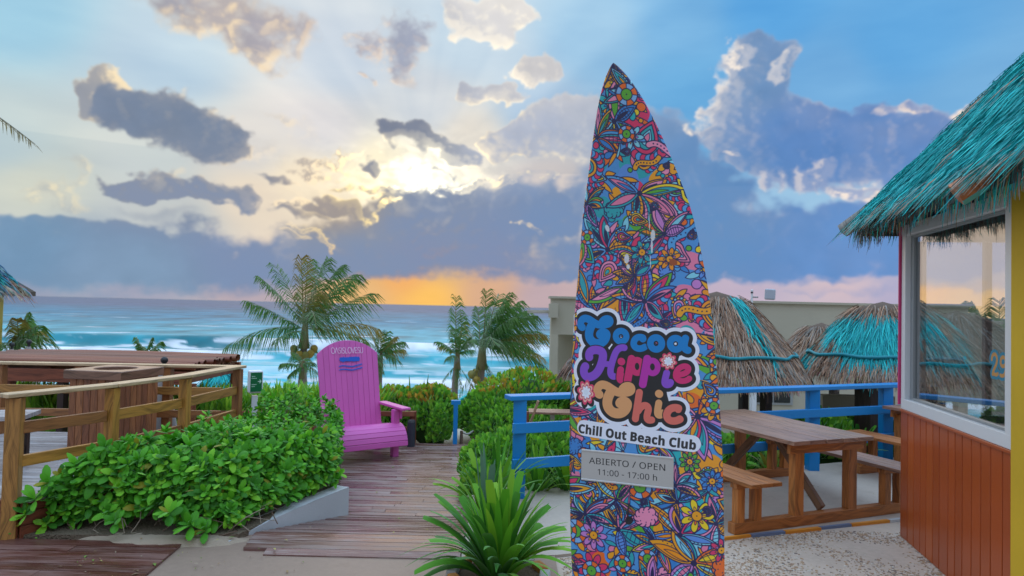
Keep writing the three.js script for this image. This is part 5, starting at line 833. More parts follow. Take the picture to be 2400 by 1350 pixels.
  part('name_sticker', patch(X0 * u - 0.279, X1 * u - 0.279, 1.8531 - Y1 * u, 1.8531 - Y0 * u, 0.0016), phys(0xffffff, { map: ts, alphaTest: 0.5, transparent: true, roughness: 0.35 }), o);
  // opening hours plate in its aluminium holder
  const cp = document.createElement('canvas'); cp.width = 760; cp.height = 260; const y = cp.getContext('2d'); y.fillStyle = '#b9b4ad'; y.fillRect(0, 0, 760, 260); y.fillStyle = '#17181a'; y.textAlign = 'center'; y.font = '82px sans-serif'; y.save(); y.translate(385, 112); y.scale(640 / y.measureText('ABIERTO / OPEN').width, 1); y.fillText('ABIERTO / OPEN', 0, 0); y.restore(); y.font = '76px sans-serif'; y.save(); y.translate(385, 212); y.scale(505 / y.measureText('11:00 - 17:00 h').width, 1); y.fillStyle = '#242528'; y.fillText('11:00 - 17:00 h', 0, 0); y.restore();
  const tp = new THREE.CanvasTexture(cp); tp.colorSpace = THREE.SRGBColorSpace; tp.magFilter = THREE.LinearFilter; const alu = phys(rgb(0.62, 0.61, 0.59), { roughness: 0.32, metalness: 0.5 });
  const pl = part('hours_plate', boxGeo(0.335, 0.113, 0.006, 0.001), alu, o); pl.position.set(-0.053, 1.2285, 0.0415); pl.rotation.z = -0.028;
  part('plate_face', new THREE.PlaneGeometry(0.333, 0.0985), phys(0xffffff, { map: tp, roughness: 0.42, metalness: 0.15 }), pl).position.z = 0.0034; for (const q of [-1, 1]) part('plate_edge', boxGeo(0.335, 0.007, 0.009, 0.002), alu, pl).position.set(0, q * 0.0535, 0.001);
  const plug = part('leash_plug', new THREE.CylinderGeometry(0.013, 0.014, 0.022, 18).rotateX(Math.PI / 2), M.black, o); plug.position.set(-0.0465, 1.045, 0.04); part('leash_cord', pipe([V(0, 0.0, 0.008), V(-0.002, 0.03, 0.016), V(0.003, 0.062, 0.006)], 0.0035, 0.003, 8, 6), M.black, plug);
}
// ---------------------------------------------------------------- plants
const GREENS = [[0.07, 0.32, 0.008], [0.10, 0.41, 0.010], [0.15, 0.52, 0.014], [0.045, 0.23, 0.008], [0.24, 0.60, 0.02]];
function leafGeo(L, W, fold, bend, blunt = 0.75) {   // spoon-shaped leaf from the origin along +z
  const s = new Soup(), n = 5, pts = [], ws = []; for (let i = 0; i <= n; i++) { const t = i / n; pts.push(V(0, bend * L * (t * 0.9 - t * t), t * L)); ws.push(W * (i === n ? 0.28 : Math.pow(Math.sin(Math.PI * Math.pow(t * 0.86 + 0.06, 1 / blunt)), 0.8))); }
  s.ribbon(pts, ws, V(1, 0, 0), [1, 1, 1], fold); const g = s.build(); g.deleteAttribute('color'); return g;
}
{ // the big bush in front: rosettes of spoon leaves on branching stems
  const o = thing('green_bush', 'big glossy green bush with spoon shaped leaves in front of the railing', 'bush'), r = rng(1234);
  const poly = [[-3.5, -5.22], [-2.2, -5.26], [-1.64, -6.4], [-1.82, -7.3], [-2.05, -8.25], [-2.7, -8.3], [-2.92, -7.4], [-3.0, -6.5], [-3.25, -5.72]];
  const inside = (x, z) => { let c = false; for (let i = 0, j = poly.length - 1; i < poly.length; j = i++) { const [xi, zi] = poly[i], [xj, zj] = poly[j]; if (zi > z !== zj > z && x < (xj - xi) * (z - zi) / (zj - zi) + xi) c = !c; } return c; };
  const rim = (x, z) => { let d = 9; for (let i = 0, j = poly.length - 1; i < poly.length; j = i++) { const [xi, zi] = poly[i], [xj, zj] = poly[j], t = Math.max(0, Math.min(1, ((x - xi) * (xj - xi) + (z - zi) * (zj - zi)) / ((xj - xi) ** 2 + (zj - zi) ** 2))); d = Math.min(d, Math.hypot(x - xi - t * (xj - xi), z - zi - t * (zj - zi))); } return d; };
  const H = (x, z) => (0.45 + 0.13 * ss(-3.6, -3.1, x) + 0.13 * (fbm(x * 2.6 + 3, z * 2.6, 3) - 0.5) * 2 + 0.10 * ss(-7, -7.9, z) - 0.10 * Math.exp(-Math.pow((z + 6.9) / 0.45, 2))) * Math.pow(ss(-0.14, 0.22, rim(x, z)), 0.5);
  const near = [leafGeo(0.10, 0.047, 0.18, 0.35), leafGeo(0.115, 0.05, 0.25, 0.5), leafGeo(0.085, 0.045, 0.1, 0.2)], mats = GREENS.map((c) => leafMat(rgb(...c))).concat(leafMat(rgb(0.36, 0.34, 0.02)));
  const soup = new Soup(), leaves = [], m = new THREE.Matrix4(), stems = [];
  const rosette = (p, axis, size) => {
    const n = 7 + Math.floor(r() * 4), q = new THREE.Quaternion().setFromUnitVectors(V(0, 1, 0), axis), tone = Math.min(4, Math.floor(Math.pow(r(), 1.2) * 5));
    for (let k = 0; k < n; k++) {
      const ring = k / n, el = (0.15 + 1.05 * ring + 0.25 * (r() - 0.5)), a = k * 2.4 + r() * 0.7, e = new THREE.Quaternion().setFromEuler(new THREE.Euler(-el, a, (r() - 0.5) * 0.7, 'YXZ')), sc = size * (0.72 + 0.5 * r()) * (1.1 - 0.35 * ring);
      leaves.push({ p: p.clone().addScaledVector(axis, -0.02 * (1 - ring)), q: q.clone().multiply(e), s: sc, g: Math.floor(r() * 3), c: r() < 0.022 ? 5 : Math.max(0, Math.min(4, tone + Math.floor(r() * 2.4 - 0.9))) });
    }
  };
  let made = 0;
  while (made < 980) {
    const x = -3.7 + 2.2 * r(), z = -5.15 - 3.2 * r(); if (!inside(x, z)) continue;
    const h = H(x, z), d = rim(x, z), side = d < 0.3 && r() < 0.62, y = side ? h * (0.22 + 0.8 * Math.sqrt(r())) : h * (0.9 + 0.14 * r()) - (r() < 0.2 ? 0.1 * r() : 0) + (r() < 0.16 ? 0.05 + 0.10 * r() : 0); if (y < 0.1) continue;
    const e = 0.05, gx = -(rim(x + e, z) - rim(x - e, z)), gz = -(rim(x, z + e) - rim(x, z - e)), out = V(gx, 0, gz).normalize(), axis = side ? out.multiplyScalar(0.9).add(V(0, 0.45 + 0.5 * r(), 0)) : V((r() - 0.5) * 0.8, 1, (r() - 0.5) * 0.8 + 0.12); axis.normalize();
    if (side && z < -5.6 && x < -2.9) continue;
    rosette(V(x, y, z).addScaledVector(axis, side ? 0.08 * r() : 0), axis, (z < -6.6 ? 0.66 : z < -6.0 ? 0.78 : 0.95) * (0.7 + 0.5 * r())); stems.push([V(x, y, z), axis]); made++;
  }
  // strays: low sprays on the left and right of the foot
  for (const [x, z, y, s] of [[-3.66, -5.12, 0.12, 1.1], [-3.5, -5.1, 0.3, 1.2], [-3.55, -5.08, 0.2, 1], [-3.42, -5.12, 0.42, 1.1], [-2.35, -5.12, 0.13, 1.25], [-2.25, -5.14, 0.09, 1.1], [-2.5, -5.1, 0.22, 1.3], [-2.9, -5.1, 0.15, 1.1], [-1.75, -6.2, 0.2, 0.9]]) rosette(V(x, y, z), V((r() - 0.5) * 0.5, 0.8, 0.6).normalize(), s);
  for (let k = 0; k < 300; k++) { const t = r(), b = r() < 0.66, x = b ? -3.52 + 1.38 * t : -2.16 + 0.5 * t, z = (b ? -5.2 - 0.05 * t : -5.28 - 1.1 * t) - 0.16 * r(), h = 0.42 + 0.16 * ss(-3.55, -3.05, x), y = 0.07 + (h - 0.07) * Math.pow(r(), 0.65) + (r() < 0.1 ? 0.1 * r() : 0); rosette(V(x - (b ? 0 : 0.06), y, z - 0.28 * y * y), V((r() - 0.5) * 0.9 + (b ? 0 : 0.4), 0.55 + 0.5 * r(), 0.75).normalize(), 0.75 + 0.4 * r()); }
  for (let k = 0; k < 90; k++) { const t = r(), x = -1.68 - 0.36 * t - 0.06 * r(), z = -6.45 - 1.75 * t, y = 0.02 + 0.55 * r(); rosette(V(x + 0.03, y, z), V(0.9, 0.5 + 0.4 * r(), 0.35 * (r() - 0.3)).normalize(), 0.8); }
  for (let k = 0; k < 75; k++) { const t = r(), x = -2.12 + 0.56 * t - 0.05 * r(), z = -5.22 - 1.3 * t, y = 0.10 + 0.42 * r() * (0.5 + 0.5 * t); rosette(V(x, y, z), V(0.7, 0.6 + 0.4 * r(), 0.5).normalize(), 0.9); }
  const eye = camera.position; leaves.sort((a, b) => b.s / b.p.distanceTo(eye) - a.s / a.p.distanceTo(eye));
  const front = leaves.filter((l) => l.p.z > -5.75 || l.p.y > 0.45).slice(0, 300), own = new Set(front);
  for (const l of front) { const k = part('leaf', near[l.g], mats[l.c], o); k.position.copy(l.p); k.quaternion.copy(l.q); k.scale.setScalar(l.s); }
  const rest = leaves.filter((l) => !own.has(l)), geos = rest.map((l) => { const g = near[l.g].clone().applyMatrix4(m.compose(l.p, l.q, V(l.s, l.s, l.s))), c = l.c === 5 ? [0.36, 0.34, 0.02] : GREENS[l.c], a = new Float32Array(g.attributes.position.count * 3); for (let i = 0; i < a.length; i++) a[i] = c[i % 3]; g.setAttribute('color', new THREE.BufferAttribute(a, 3)); return g; });
  part('foliage', mergeGeometries(geos), phys(rgb(1, 1, 1), { roughness: 0.9, transmission: 0.38, clearcoat: 0.26, clearcoatRoughness: 0.26, specularIntensity: 0.5, vertexColors: true, side: THREE.DoubleSide }), o, 'stuff');
  const roots = []; for (let k = 0; k < 34; k++) { let x, z; do { x = -3.6 + 2.1 * r(); z = -5.2 - 2.6 * r(); } while (!inside(x, z) || rim(x, z) < 0.08); roots.push(V(x, 0, z)); }
  for (let k = 0; k < 150; k++) { const [p, ax] = stems[Math.floor(r() * stems.length)]; let b = roots[0], bd = 9; for (const q of roots) { const d = q.distanceToSquared(V(p.x, 0, p.z)) + 0.06 * r(); if (d < bd) { bd = d; b = q; } } part('branch', pipe([b, b.clone().lerp(p, 0.45).add(V((r() - 0.5) * 0.14, -0.05, (r() - 0.5) * 0.14)), p.clone().addScaledVector(ax, -0.06), p], 0.006 + 0.005 * r(), 0.003, 5, 5), pick([M.twig, std(rgb(0.24, 0.17, 0.11), { roughness: 0.9 })], r), o); }
  for (let k = 0; k < 46; k++) { const x = -3.3 + 1.5 * r(), z = -5.16 - 0.5 * r(); part('dry_twig', pipe([V(x, 0.03, z), V(x + (r() - 0.5) * 0.3, 0.05 + 0.12 * r(), z - 0.08 * r()), V(x + (r() - 0.5) * 0.5, 0.04 + 0.22 * r(), z - 0.2 * r())], 0.005, 0.0025, 4, 4), pick([M.twig, std(rgb(0.32, 0.25, 0.18), { roughness: 0.9 })], r), o); }
}
{ // sand drifted out at the foot of the bush
  const g = new THREE.PlaneGeometry(1.5, 0.42, 40, 14).rotateX(-Math.PI / 2), p = g.attributes.position; for (let i = 0; i < p.count; i++) { const u = p.getX(i) / 0.75, v = p.getZ(i) / 0.21, e = 1 - Math.hypot(u, v) - 0.5 * (fbm(u * 4 + 5, v * 3, 3) - 0.5); p.setXYZ(i, p.getX(i) - 2.55, -0.03 + 0.062 * ss(-0.1, 0.6, e) + 0.008 * fbm(u * 20, v * 8, 2), p.getZ(i) - 5.17); p.setZ(i, p.getZ(i) - 0.02 * u); }
  g.computeVertexNormals(); structure('sand_patch', g, std(rgb(0.36, 0.27, 0.19), { roughness: 0.95, bumpMap: fineBump, bumpScale: 0.006 }));
}
function strap(o, base, az, lean, L, W, mats, r, droop, cut, twist = 0) {   // one long arching strap leaf, its own mesh
  const s = new Soup(), dir = V(Math.sin(az), 0, Math.cos(az)), up = V(0, 1, 0), tip = base.clone().addScaledVector(dir, Math.sin(lean) * L).addScaledVector(up, Math.cos(lean) * L - droop * L), mid = base.clone().addScaledVector(dir, Math.sin(lean * 0.6) * L * 0.55).addScaledVector(up, Math.cos(lean * 0.6) * L * 0.62), pts = curve(base, mid, tip, 9), side = V(dir.z, 0, -dir.x).applyAxisAngle(dir, twist), ws = pts.map((_, i) => { const t = i / 9; return W * (0.55 + 0.9 * t - (cut ? 0.65 : 1.42) * t * t) * (t === 1 ? (cut ? 0.75 : 0.3) : 1); });
  s.ribbon(pts, ws.map((w) => Math.max(w, 0.003)), (i, t) => side.clone().addScaledVector(t.clone().normalize(), 0).normalize(), [1, 1, 1], 0.22); const g = s.build(); g.deleteAttribute('color');
  return part('leaf', g, pick(mats, r), o);
}
const strapMats = [[0.07, 0.27, 0.010], [0.10, 0.35, 0.012], [0.15, 0.42, 0.016], [0.04, 0.19, 0.010], [0.22, 0.46, 0.02]].map((c) => leafMat(rgb(...c), { transmission: 0.30, clearcoat: 0.22, clearcoatRoughness: 0.4 })), greyStrap = leafMat(rgb(0.12, 0.24, 0.15), { transmission: 0.25 });
{ // strap-leaved plant in front of the board
  const b = onLevel(1168, 1362, 0.02), o = thing('strap_leaf_plant', 'dense green strap leaved plant in the foreground, just left of the surfboard foot', 'plant', [b.x, 0, b.z]), r = rng(88);
  for (let k = 0; k < 84; k++) { const t = k / 84, a = k * 2.39996 + r() * 0.5, lean = 0.05 + 0.92 * Math.pow(t, 1.0) + 0.26 * (r() - 0.5), L = (0.62 + 0.24 * r()) * (1 - 0.26 * t) * (t < 0.16 ? 0.9 : 1); strap(o, V(Math.sin(a) * 0.05 * (0.3 + t), 0.02, Math.cos(a) * 0.05 * (0.3 + t)), a, lean, L, 0.068 + 0.03 * r(), strapMats, r, 0.04 + 0.26 * t * r(), r() < 0.35, (r() - 0.5) * 0.7); }
  for (let k = 0; k < 9; k++) { const a = -0.6 + 2.6 * r() - 1; strap(o, V(Math.sin(a) * 0.07, 0.02, Math.cos(a) * 0.07), a, 0.9 + 0.4 * r(), 0.42 + 0.3 * r(), 0.07, strapMats, r, 0.25, r() < 0.5, (r() - 0.5)); }
  for (const [a, L] of [[1.25, 0.72], [1.75, 0.66], [-1.3, 0.72], [-1.7, 0.62], [-1.05, 0.7], [-2.1, 0.6], [1.0, 0.62]]) strap(o, V(Math.sin(a) * 0.05, 0.05, Math.cos(a) * 0.05), a, 1.02, L, 0.075, strapMats, r, 0.28, false, 0.2);
  const ring = thing('planter_edging', 'ring of painted kerb stones, white and orange, round the strap leaved plant', 'kerb', [b.x, 0, b.z]); for (let k = 0; k < 12; k++) { const a = k / 12 * TAU + 0.1, m = block('stone', [Math.cos(a) * 0.30, 0.045, Math.sin(a) * 0.30], [0.135, 0.1, 0.07], [M.kerbWhite, std(rgb(0.62, 0.24, 0.05), { map: plasterMap })][k % 2], ring, 0.015); m.rotation.y = Math.PI / 2 - a; }
  const soilm = part('planter_soil', new THREE.CylinderGeometry(0.27, 0.27, 0.05, 24).translate(0, 0.03, 0), M.soil, ring); void soilm;
}
{ // a second strap-leaved clump by the blue post, and single plants along the terrace edge
  const mk = (label, x, z, y, n, L0, seed, grey = 0, kinds = strapMats) => { const o = thing('strap_leaf_plant', label, 'plant', [x, y, z]), r = rng(seed); for (let k = 0; k < n; k++) { const t = k / n, a = k * 2.39996 + r() * 0.6; strap(o, V(Math.sin(a) * 0.04, 0, Math.cos(a) * 0.04), a, 0.10 + 0.95 * t + 0.15 * (r() - 0.5), L0 * (0.75 + 0.4 * r()), 0.06 + 0.02 * r(), k < grey ? [greyStrap] : kinds, r, 0.12 * t, r() < 0.3, (r() - 0.5) * 0.6); } return o; };
  const L1 = onLevel(1140, 1205, 0), L2 = onLevel(1180, 1175, 0);
  mk('strap leaved plant with grey green blades at the foot of the blue railing end post', L1.x, L1.z, -0.06, 34, 0.62, 5, 6);
  mk('taller dark strap leaved plant just beside the blue railing end post', L2.x - 0.08, L2.z, -0.05, 24, 0.72, 6, 0, strapMats.slice(0, 4));
  mk('strap leaved plant under the lower blue rail, between end post and surfboard', 0.28, -6.85, -0.1, 30, 0.52, 7); mk('strap leaved plant under the lower blue rail, touching the surfboard edge', 0.62, -6.9, -0.1, 30, 0.55, 9);
  mk('strap leaved plant behind the near end of the picnic table, under the blue rail', 2.25, -7.75, -0.1, 24, 0.45, 10); mk('yellowish strap leaved plant behind the picnic table near the middle blue post', 3.05, -7.95, -0.1, 24, 0.36, 11, 0, [leafMat(rgb(0.17, 0.30, 0.03)), leafMat(rgb(0.3, 0.26, 0.03)), strapMats[2]]);
  mk('strap leaved plant by the blue post nearest the kiosk', 4.35, -8.65, -0.1, 24, 0.55, 12, 0, strapMats.slice(1));
}
// hedges: many small leaves on a lumpy body; each leaf a bent diamond
function hedge(name, label, blobs, n, size, pal, seed, extra) {
  const o = thing(name, label, 'hedge'), r = rng(seed), s = new Soup(), body = new Soup();
  for (let k = 0; k < n; k++) {
    const b = pick(blobs, r), th = r() * TAU, cy = -0.25 + 1.25 * r(), rr = Math.sqrt(Math.max(0, 1 - Math.min(1, cy) ** 2)), nrm = V(Math.cos(th) * rr, Math.min(1, cy), Math.sin(th) * rr), lump = 0.82 + 0.3 * fbm(nrm.x * 3 + b[0] * 2, nrm.y * 3 + nrm.z * 3 + b[2], 3) - 0.16 * Math.pow(r(), 3);
    const p = V(b[0] + nrm.x * b[3] * lump, b[1] + nrm.y * b[4] * lump, b[2] + nrm.z * b[5] * lump); if (p.y < -0.33) continue;
    const d = nrm.clone().add(V((r() - 0.5) * 1.5, 0.4 + r() * 0.9, (r() - 0.5) * 1.5)).normalize(), L = size * (0.65 + 0.7 * r()), side = d.clone().cross(V(r() - 0.5, r() - 0.5, r() - 0.5)).normalize(), c = pal(p, nrm, r), t = 0.75 + 0.5 * r();
    s.ribbon([p, p.clone().addScaledVector(d, L * 0.55).addScaledVector(nrm, 0.1 * L), p.clone().addScaledVector(d, L)], [L * 0.2, L * 0.62, L * 0.14], side, c.map((v) => v * t), 0.15);
  }
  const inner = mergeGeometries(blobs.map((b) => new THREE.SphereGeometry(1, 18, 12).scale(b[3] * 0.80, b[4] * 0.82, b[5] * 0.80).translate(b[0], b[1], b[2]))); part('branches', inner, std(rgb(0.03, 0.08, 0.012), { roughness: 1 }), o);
  part('foliage', s.build(), foliage, o, 'stuff'); if (extra) extra(o, r); return o;
}
const gp = (x, y, z) => { const p = atDepth(x, y, z); return [p.x, p.y, p.z]; };
{
  const green = (p, n, r) => pick([[0.15, 0.44, 0.018], [0.22, 0.54, 0.02], [0.30, 0.60, 0.03], [0.09, 0.32, 0.015]], r), orangey = (top, share) => (p, n, r) => (p.y > top && r() < share * (fbm(p.x * 5, p.z * 5 + p.y * 4, 2) > 0.47 ? 1.5 : 0.3) ? pick([[0.62, 0.36, 0.02], [0.52, 0.46, 0.03], [0.60, 0.27, 0.02], [0.40, 0.54, 0.03], [0.3, 0.55, 0.02]], r) : green(p, n, r));
  hedge('sea_grape_hedge', 'rounded green hedge with orange tinted tips right of the pink chair', [[-1.75, 0.03, -10.6, 0.55, 0.46, 0.4], [-1.2, 0.06, -10.5, 0.42, 0.5, 0.36], [-2.35, 0.06, -10.9, 0.5, 0.42, 0.4], [-1.05, -0.1, -10.25, 0.12, 0.4, 0.25]], 7000, 0.085, orangey(0.32, 0.55), 301, (o, r) => { for (const [x, y] of [[961, 895], [998, 893], [990, 905]]) { const p = atDepth(x, y + 40, 10.5); strap(o, p, 0.6 * (x - 970) / 30, 0.2, 0.38, 0.035, strapMats, r, 0, false); } });
  hedge('sea_grape_hedge', 'tall rounded hedge with yellow orange tips between blue gate post and blue railing', [[0.25, 0.12, -11.2, 0.85, 0.62, 0.7], [-0.35, 0.0, -10.8, 0.42, 0.48, 0.45], [0.95, -0.05, -11.4, 0.6, 0.55, 0.5], [-0.05, -0.1, -10.5, 0.55, 0.35, 0.4], [0.5, -0.15, -10.3, 0.6, 0.4, 0.4]], 10500, 0.085, orangey(0.42, 0.42), 302, (o, r) => { const p = atDepth(1193, 935, 10.9); strap(o, p, 0.1, 0.05, 0.5, 0.04, strapMats, r, 0, false); strap(o, p, 1.2, 0.4, 0.4, 0.04, strapMats, r, 0.1, false); });
  hedge('low_bush', 'low bright green bush left of the blue railing end post', [[-0.22, -0.03, -7.75, 0.30, 0.34, 0.35], [0.08, 0.02, -7.9, 0.34, 0.36, 0.35], [-0.30, -0.12, -7.2, 0.16, 0.26, 0.25]], 3400, 0.075, green, 303);
  hedge('low_bush', 'low bright green bush behind the lower blue rails, left of the surfboard', [[0.50, 0.0, -7.9, 0.36, 0.42, 0.35], [0.85, -0.05, -8.0, 0.3, 0.36, 0.3]], 3000, 0.08, green, 304);
  hedge('low_bush', 'row of low bright green bushes behind the picnic table and blue rails', [[1.75, -0.05, -8.0, 0.45, 0.36, 0.28], [2.45, -0.08, -8.35, 0.45, 0.34, 0.28], [3.2, -0.1, -8.7, 0.5, 0.34, 0.28], [4.1, 0.05, -9.1, 0.5, 0.42, 0.3], [4.9, 0.0, -9.4, 0.5, 0.4, 0.3]], 5200, 0.10, green, 305);
  // lily hedge: upright strap blades, yellow green
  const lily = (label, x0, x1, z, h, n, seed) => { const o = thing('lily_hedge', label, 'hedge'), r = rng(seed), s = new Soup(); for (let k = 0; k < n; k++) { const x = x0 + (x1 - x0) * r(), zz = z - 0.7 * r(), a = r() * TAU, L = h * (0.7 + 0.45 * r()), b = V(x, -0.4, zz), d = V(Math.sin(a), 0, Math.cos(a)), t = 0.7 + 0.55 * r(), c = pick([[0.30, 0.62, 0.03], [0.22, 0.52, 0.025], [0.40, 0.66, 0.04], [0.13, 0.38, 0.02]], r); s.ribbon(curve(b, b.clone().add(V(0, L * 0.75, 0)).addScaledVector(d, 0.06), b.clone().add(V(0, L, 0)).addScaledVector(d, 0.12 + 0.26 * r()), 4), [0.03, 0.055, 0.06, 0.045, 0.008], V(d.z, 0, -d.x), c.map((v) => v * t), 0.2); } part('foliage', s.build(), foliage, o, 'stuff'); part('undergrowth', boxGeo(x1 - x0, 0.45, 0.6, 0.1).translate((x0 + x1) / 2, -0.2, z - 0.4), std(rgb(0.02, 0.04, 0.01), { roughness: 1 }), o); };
  lily('bright yellow green lily hedge behind the far railing and litter bin, left', -7.6, -3.9, -9.7, 0.86, 3000, 401); lily('bright green lily hedge between direction sign and pink chair', -3.85, -1.9, -10.1, 0.86, 1900, 402);
}
// coconut palms. tips: where each frond ends, seen from the crown, in metres (right, up, towards the viewer)
const palmTrunk = (o, pts, r0, r1) => part('trunk', pipe(pts, r0, r1, 14, 9), M.trunk, o);
function frond(o, c, tip, lift, r, { leaf = 0.5, wind = 0.5, dense = 34, tone = 1, w = 0.03, hang = 0.7 } = {}) {
  const L = c.distanceTo(tip), mid = c.clone().lerp(tip, 0.5).add(V(0, lift * L, 0)), N = dense, ray = curve(c, mid, tip, N), s = new Soup(), yel = r() < 0.16, col = (t) => { const k = tone * (0.75 + 0.5 * r()); return (yel ? [0.20 + 0.10 * t, 0.21, 0.03] : [0.05 + 0.04 * t, 0.20, 0.025]).map((v) => v * k); };
  for (let i = 0; i < N; i += 5) { const e = Math.min(N, i + 5), q = ray.slice(i, e + 1), t0 = q[1].clone().sub(q[0]); s.ribbon(q, q.map((_, k) => 0.05 * (1 - (i + k) / N) * L / 2.6 + 0.008), V(-t0.z, 0, t0.x).normalize().lengthSq() < 0.5 ? V(1, 0, 0) : V(-t0.z, 0, t0.x).normalize(), [0.17 * tone, 0.16 * tone, 0.05], 0.3); }
  for (let i = 3; i < N; i++) for (const k of [-1, 1, -1, 1]) {
    if (r() < 0.3) continue;
    const t = i / N, T = ray[Math.min(N, i + 1)].clone().sub(ray[i - 1]).normalize(), side = T.clone().cross(V(0, 1, 0)); if (side.lengthSq() < 0.01) side.set(0, 0, 1); side.normalize();
    const len = leaf * 0.82 * Math.pow(L / 2.6, 0.8) * (0.45 + 1.1 * Math.sin(Math.PI * (0.12 + 0.78 * t))) * (0.8 + 0.4 * r()), d = side.multiplyScalar(k * 0.7).addScaledVector(T, 0.7 + 0.4 * t).add(V(wind * (0.3 + 0.4 * r()), -0.15, 0)).normalize(), p = ray[i].clone().lerp(ray[i - 1], r());
    const e = p.clone().addScaledVector(d, len).add(V(wind * len * 0.25, -hang * len * (0.7 + 0.6 * r()), 0)), m = p.clone().addScaledVector(d, len * 0.55).add(V(0, -0.08 * len, 0)), nn = d.clone().cross(T).normalize();
    s.ribbon([p, m, e], [w * 0.7, w, w * 0.15], T.clone().addScaledVector(nn, 0.6 * (r() - 0.5)).normalize(), col(t), 0);
  }
  return part('frond', s.build(), foliage, o);
}
function palm(name, label, cpx, cpy, z, base, tips, opt = {}) {   // tips in photograph directions from the crown: [px, py, nearer by metres, lift]
  const c = atDepth(cpx, cpy, z), o = thing(name, label, 'palm tree', [0, 0, 0], 0), r = rng(Math.round(cpx * 7 + cpy)), b = base ? V(base, landY(base, -z) - 0.1, -z) : null;
  if (b) palmTrunk(o, [b, b.clone().lerp(c, 0.35).add(V(0.12 * (b.x > c.x ? -1 : 1), 0, 0)), b.clone().lerp(c, 0.7), c.clone().add(V(0, -0.02, 0))], opt.r0 ?? 0.14, opt.r1 ?? 0.095);
  part('crown_shaft', pipe([c.clone().add(V(0, -0.55 * (opt.k ?? 1), 0)), c.clone().add(V(0, -0.1, 0)), c.clone().add(V(0.03, 0.35 * (opt.k ?? 1), 0))], 0.17 * (opt.k ?? 1), 0.07 * (opt.k ?? 1), 6, 8), std(rgb(0.20, 0.17, 0.075), { roughness: 0.9 }), o);
  if (opt.nuts) for (let k = 0; k < opt.nuts; k++) { const a = r() * TAU; part('coconut', new THREE.SphereGeometry(0.12, 10, 8), std(k % 2 ? rgb(0.36, 0.25, 0.03) : rgb(0.22, 0.2, 0.04), { roughness: 0.6 }), o).position.set(c.x + Math.cos(a) * 0.3, c.y - 0.35 - 0.5 * r(), c.z + Math.sin(a) * 0.3); }
  for (const [x, y, dz, lift] of tips) { const t = atDepth(x, y, z - (dz ?? 0)); frond(o, c.clone().add(V((r() - 0.5) * 0.1, 0.1 * r(), (r() - 0.5) * 0.1)), t, lift ?? 0.12, r, opt); }
  if (opt.skirt) for (let k = 0; k < opt.skirt; k++) { const a = (k + r()) / opt.skirt * TAU; frond(o, c.clone().add(V(0, -0.2, 0)), c.clone().add(V(Math.cos(a) * 0.7, -1.0 - 0.4 * r(), Math.sin(a) * 0.7).multiplyScalar(opt.k ?? 1)), 0.1, r, { ...opt, leaf: 0.3, dense: 16, tone: 1.0 }); }
  return o;
}
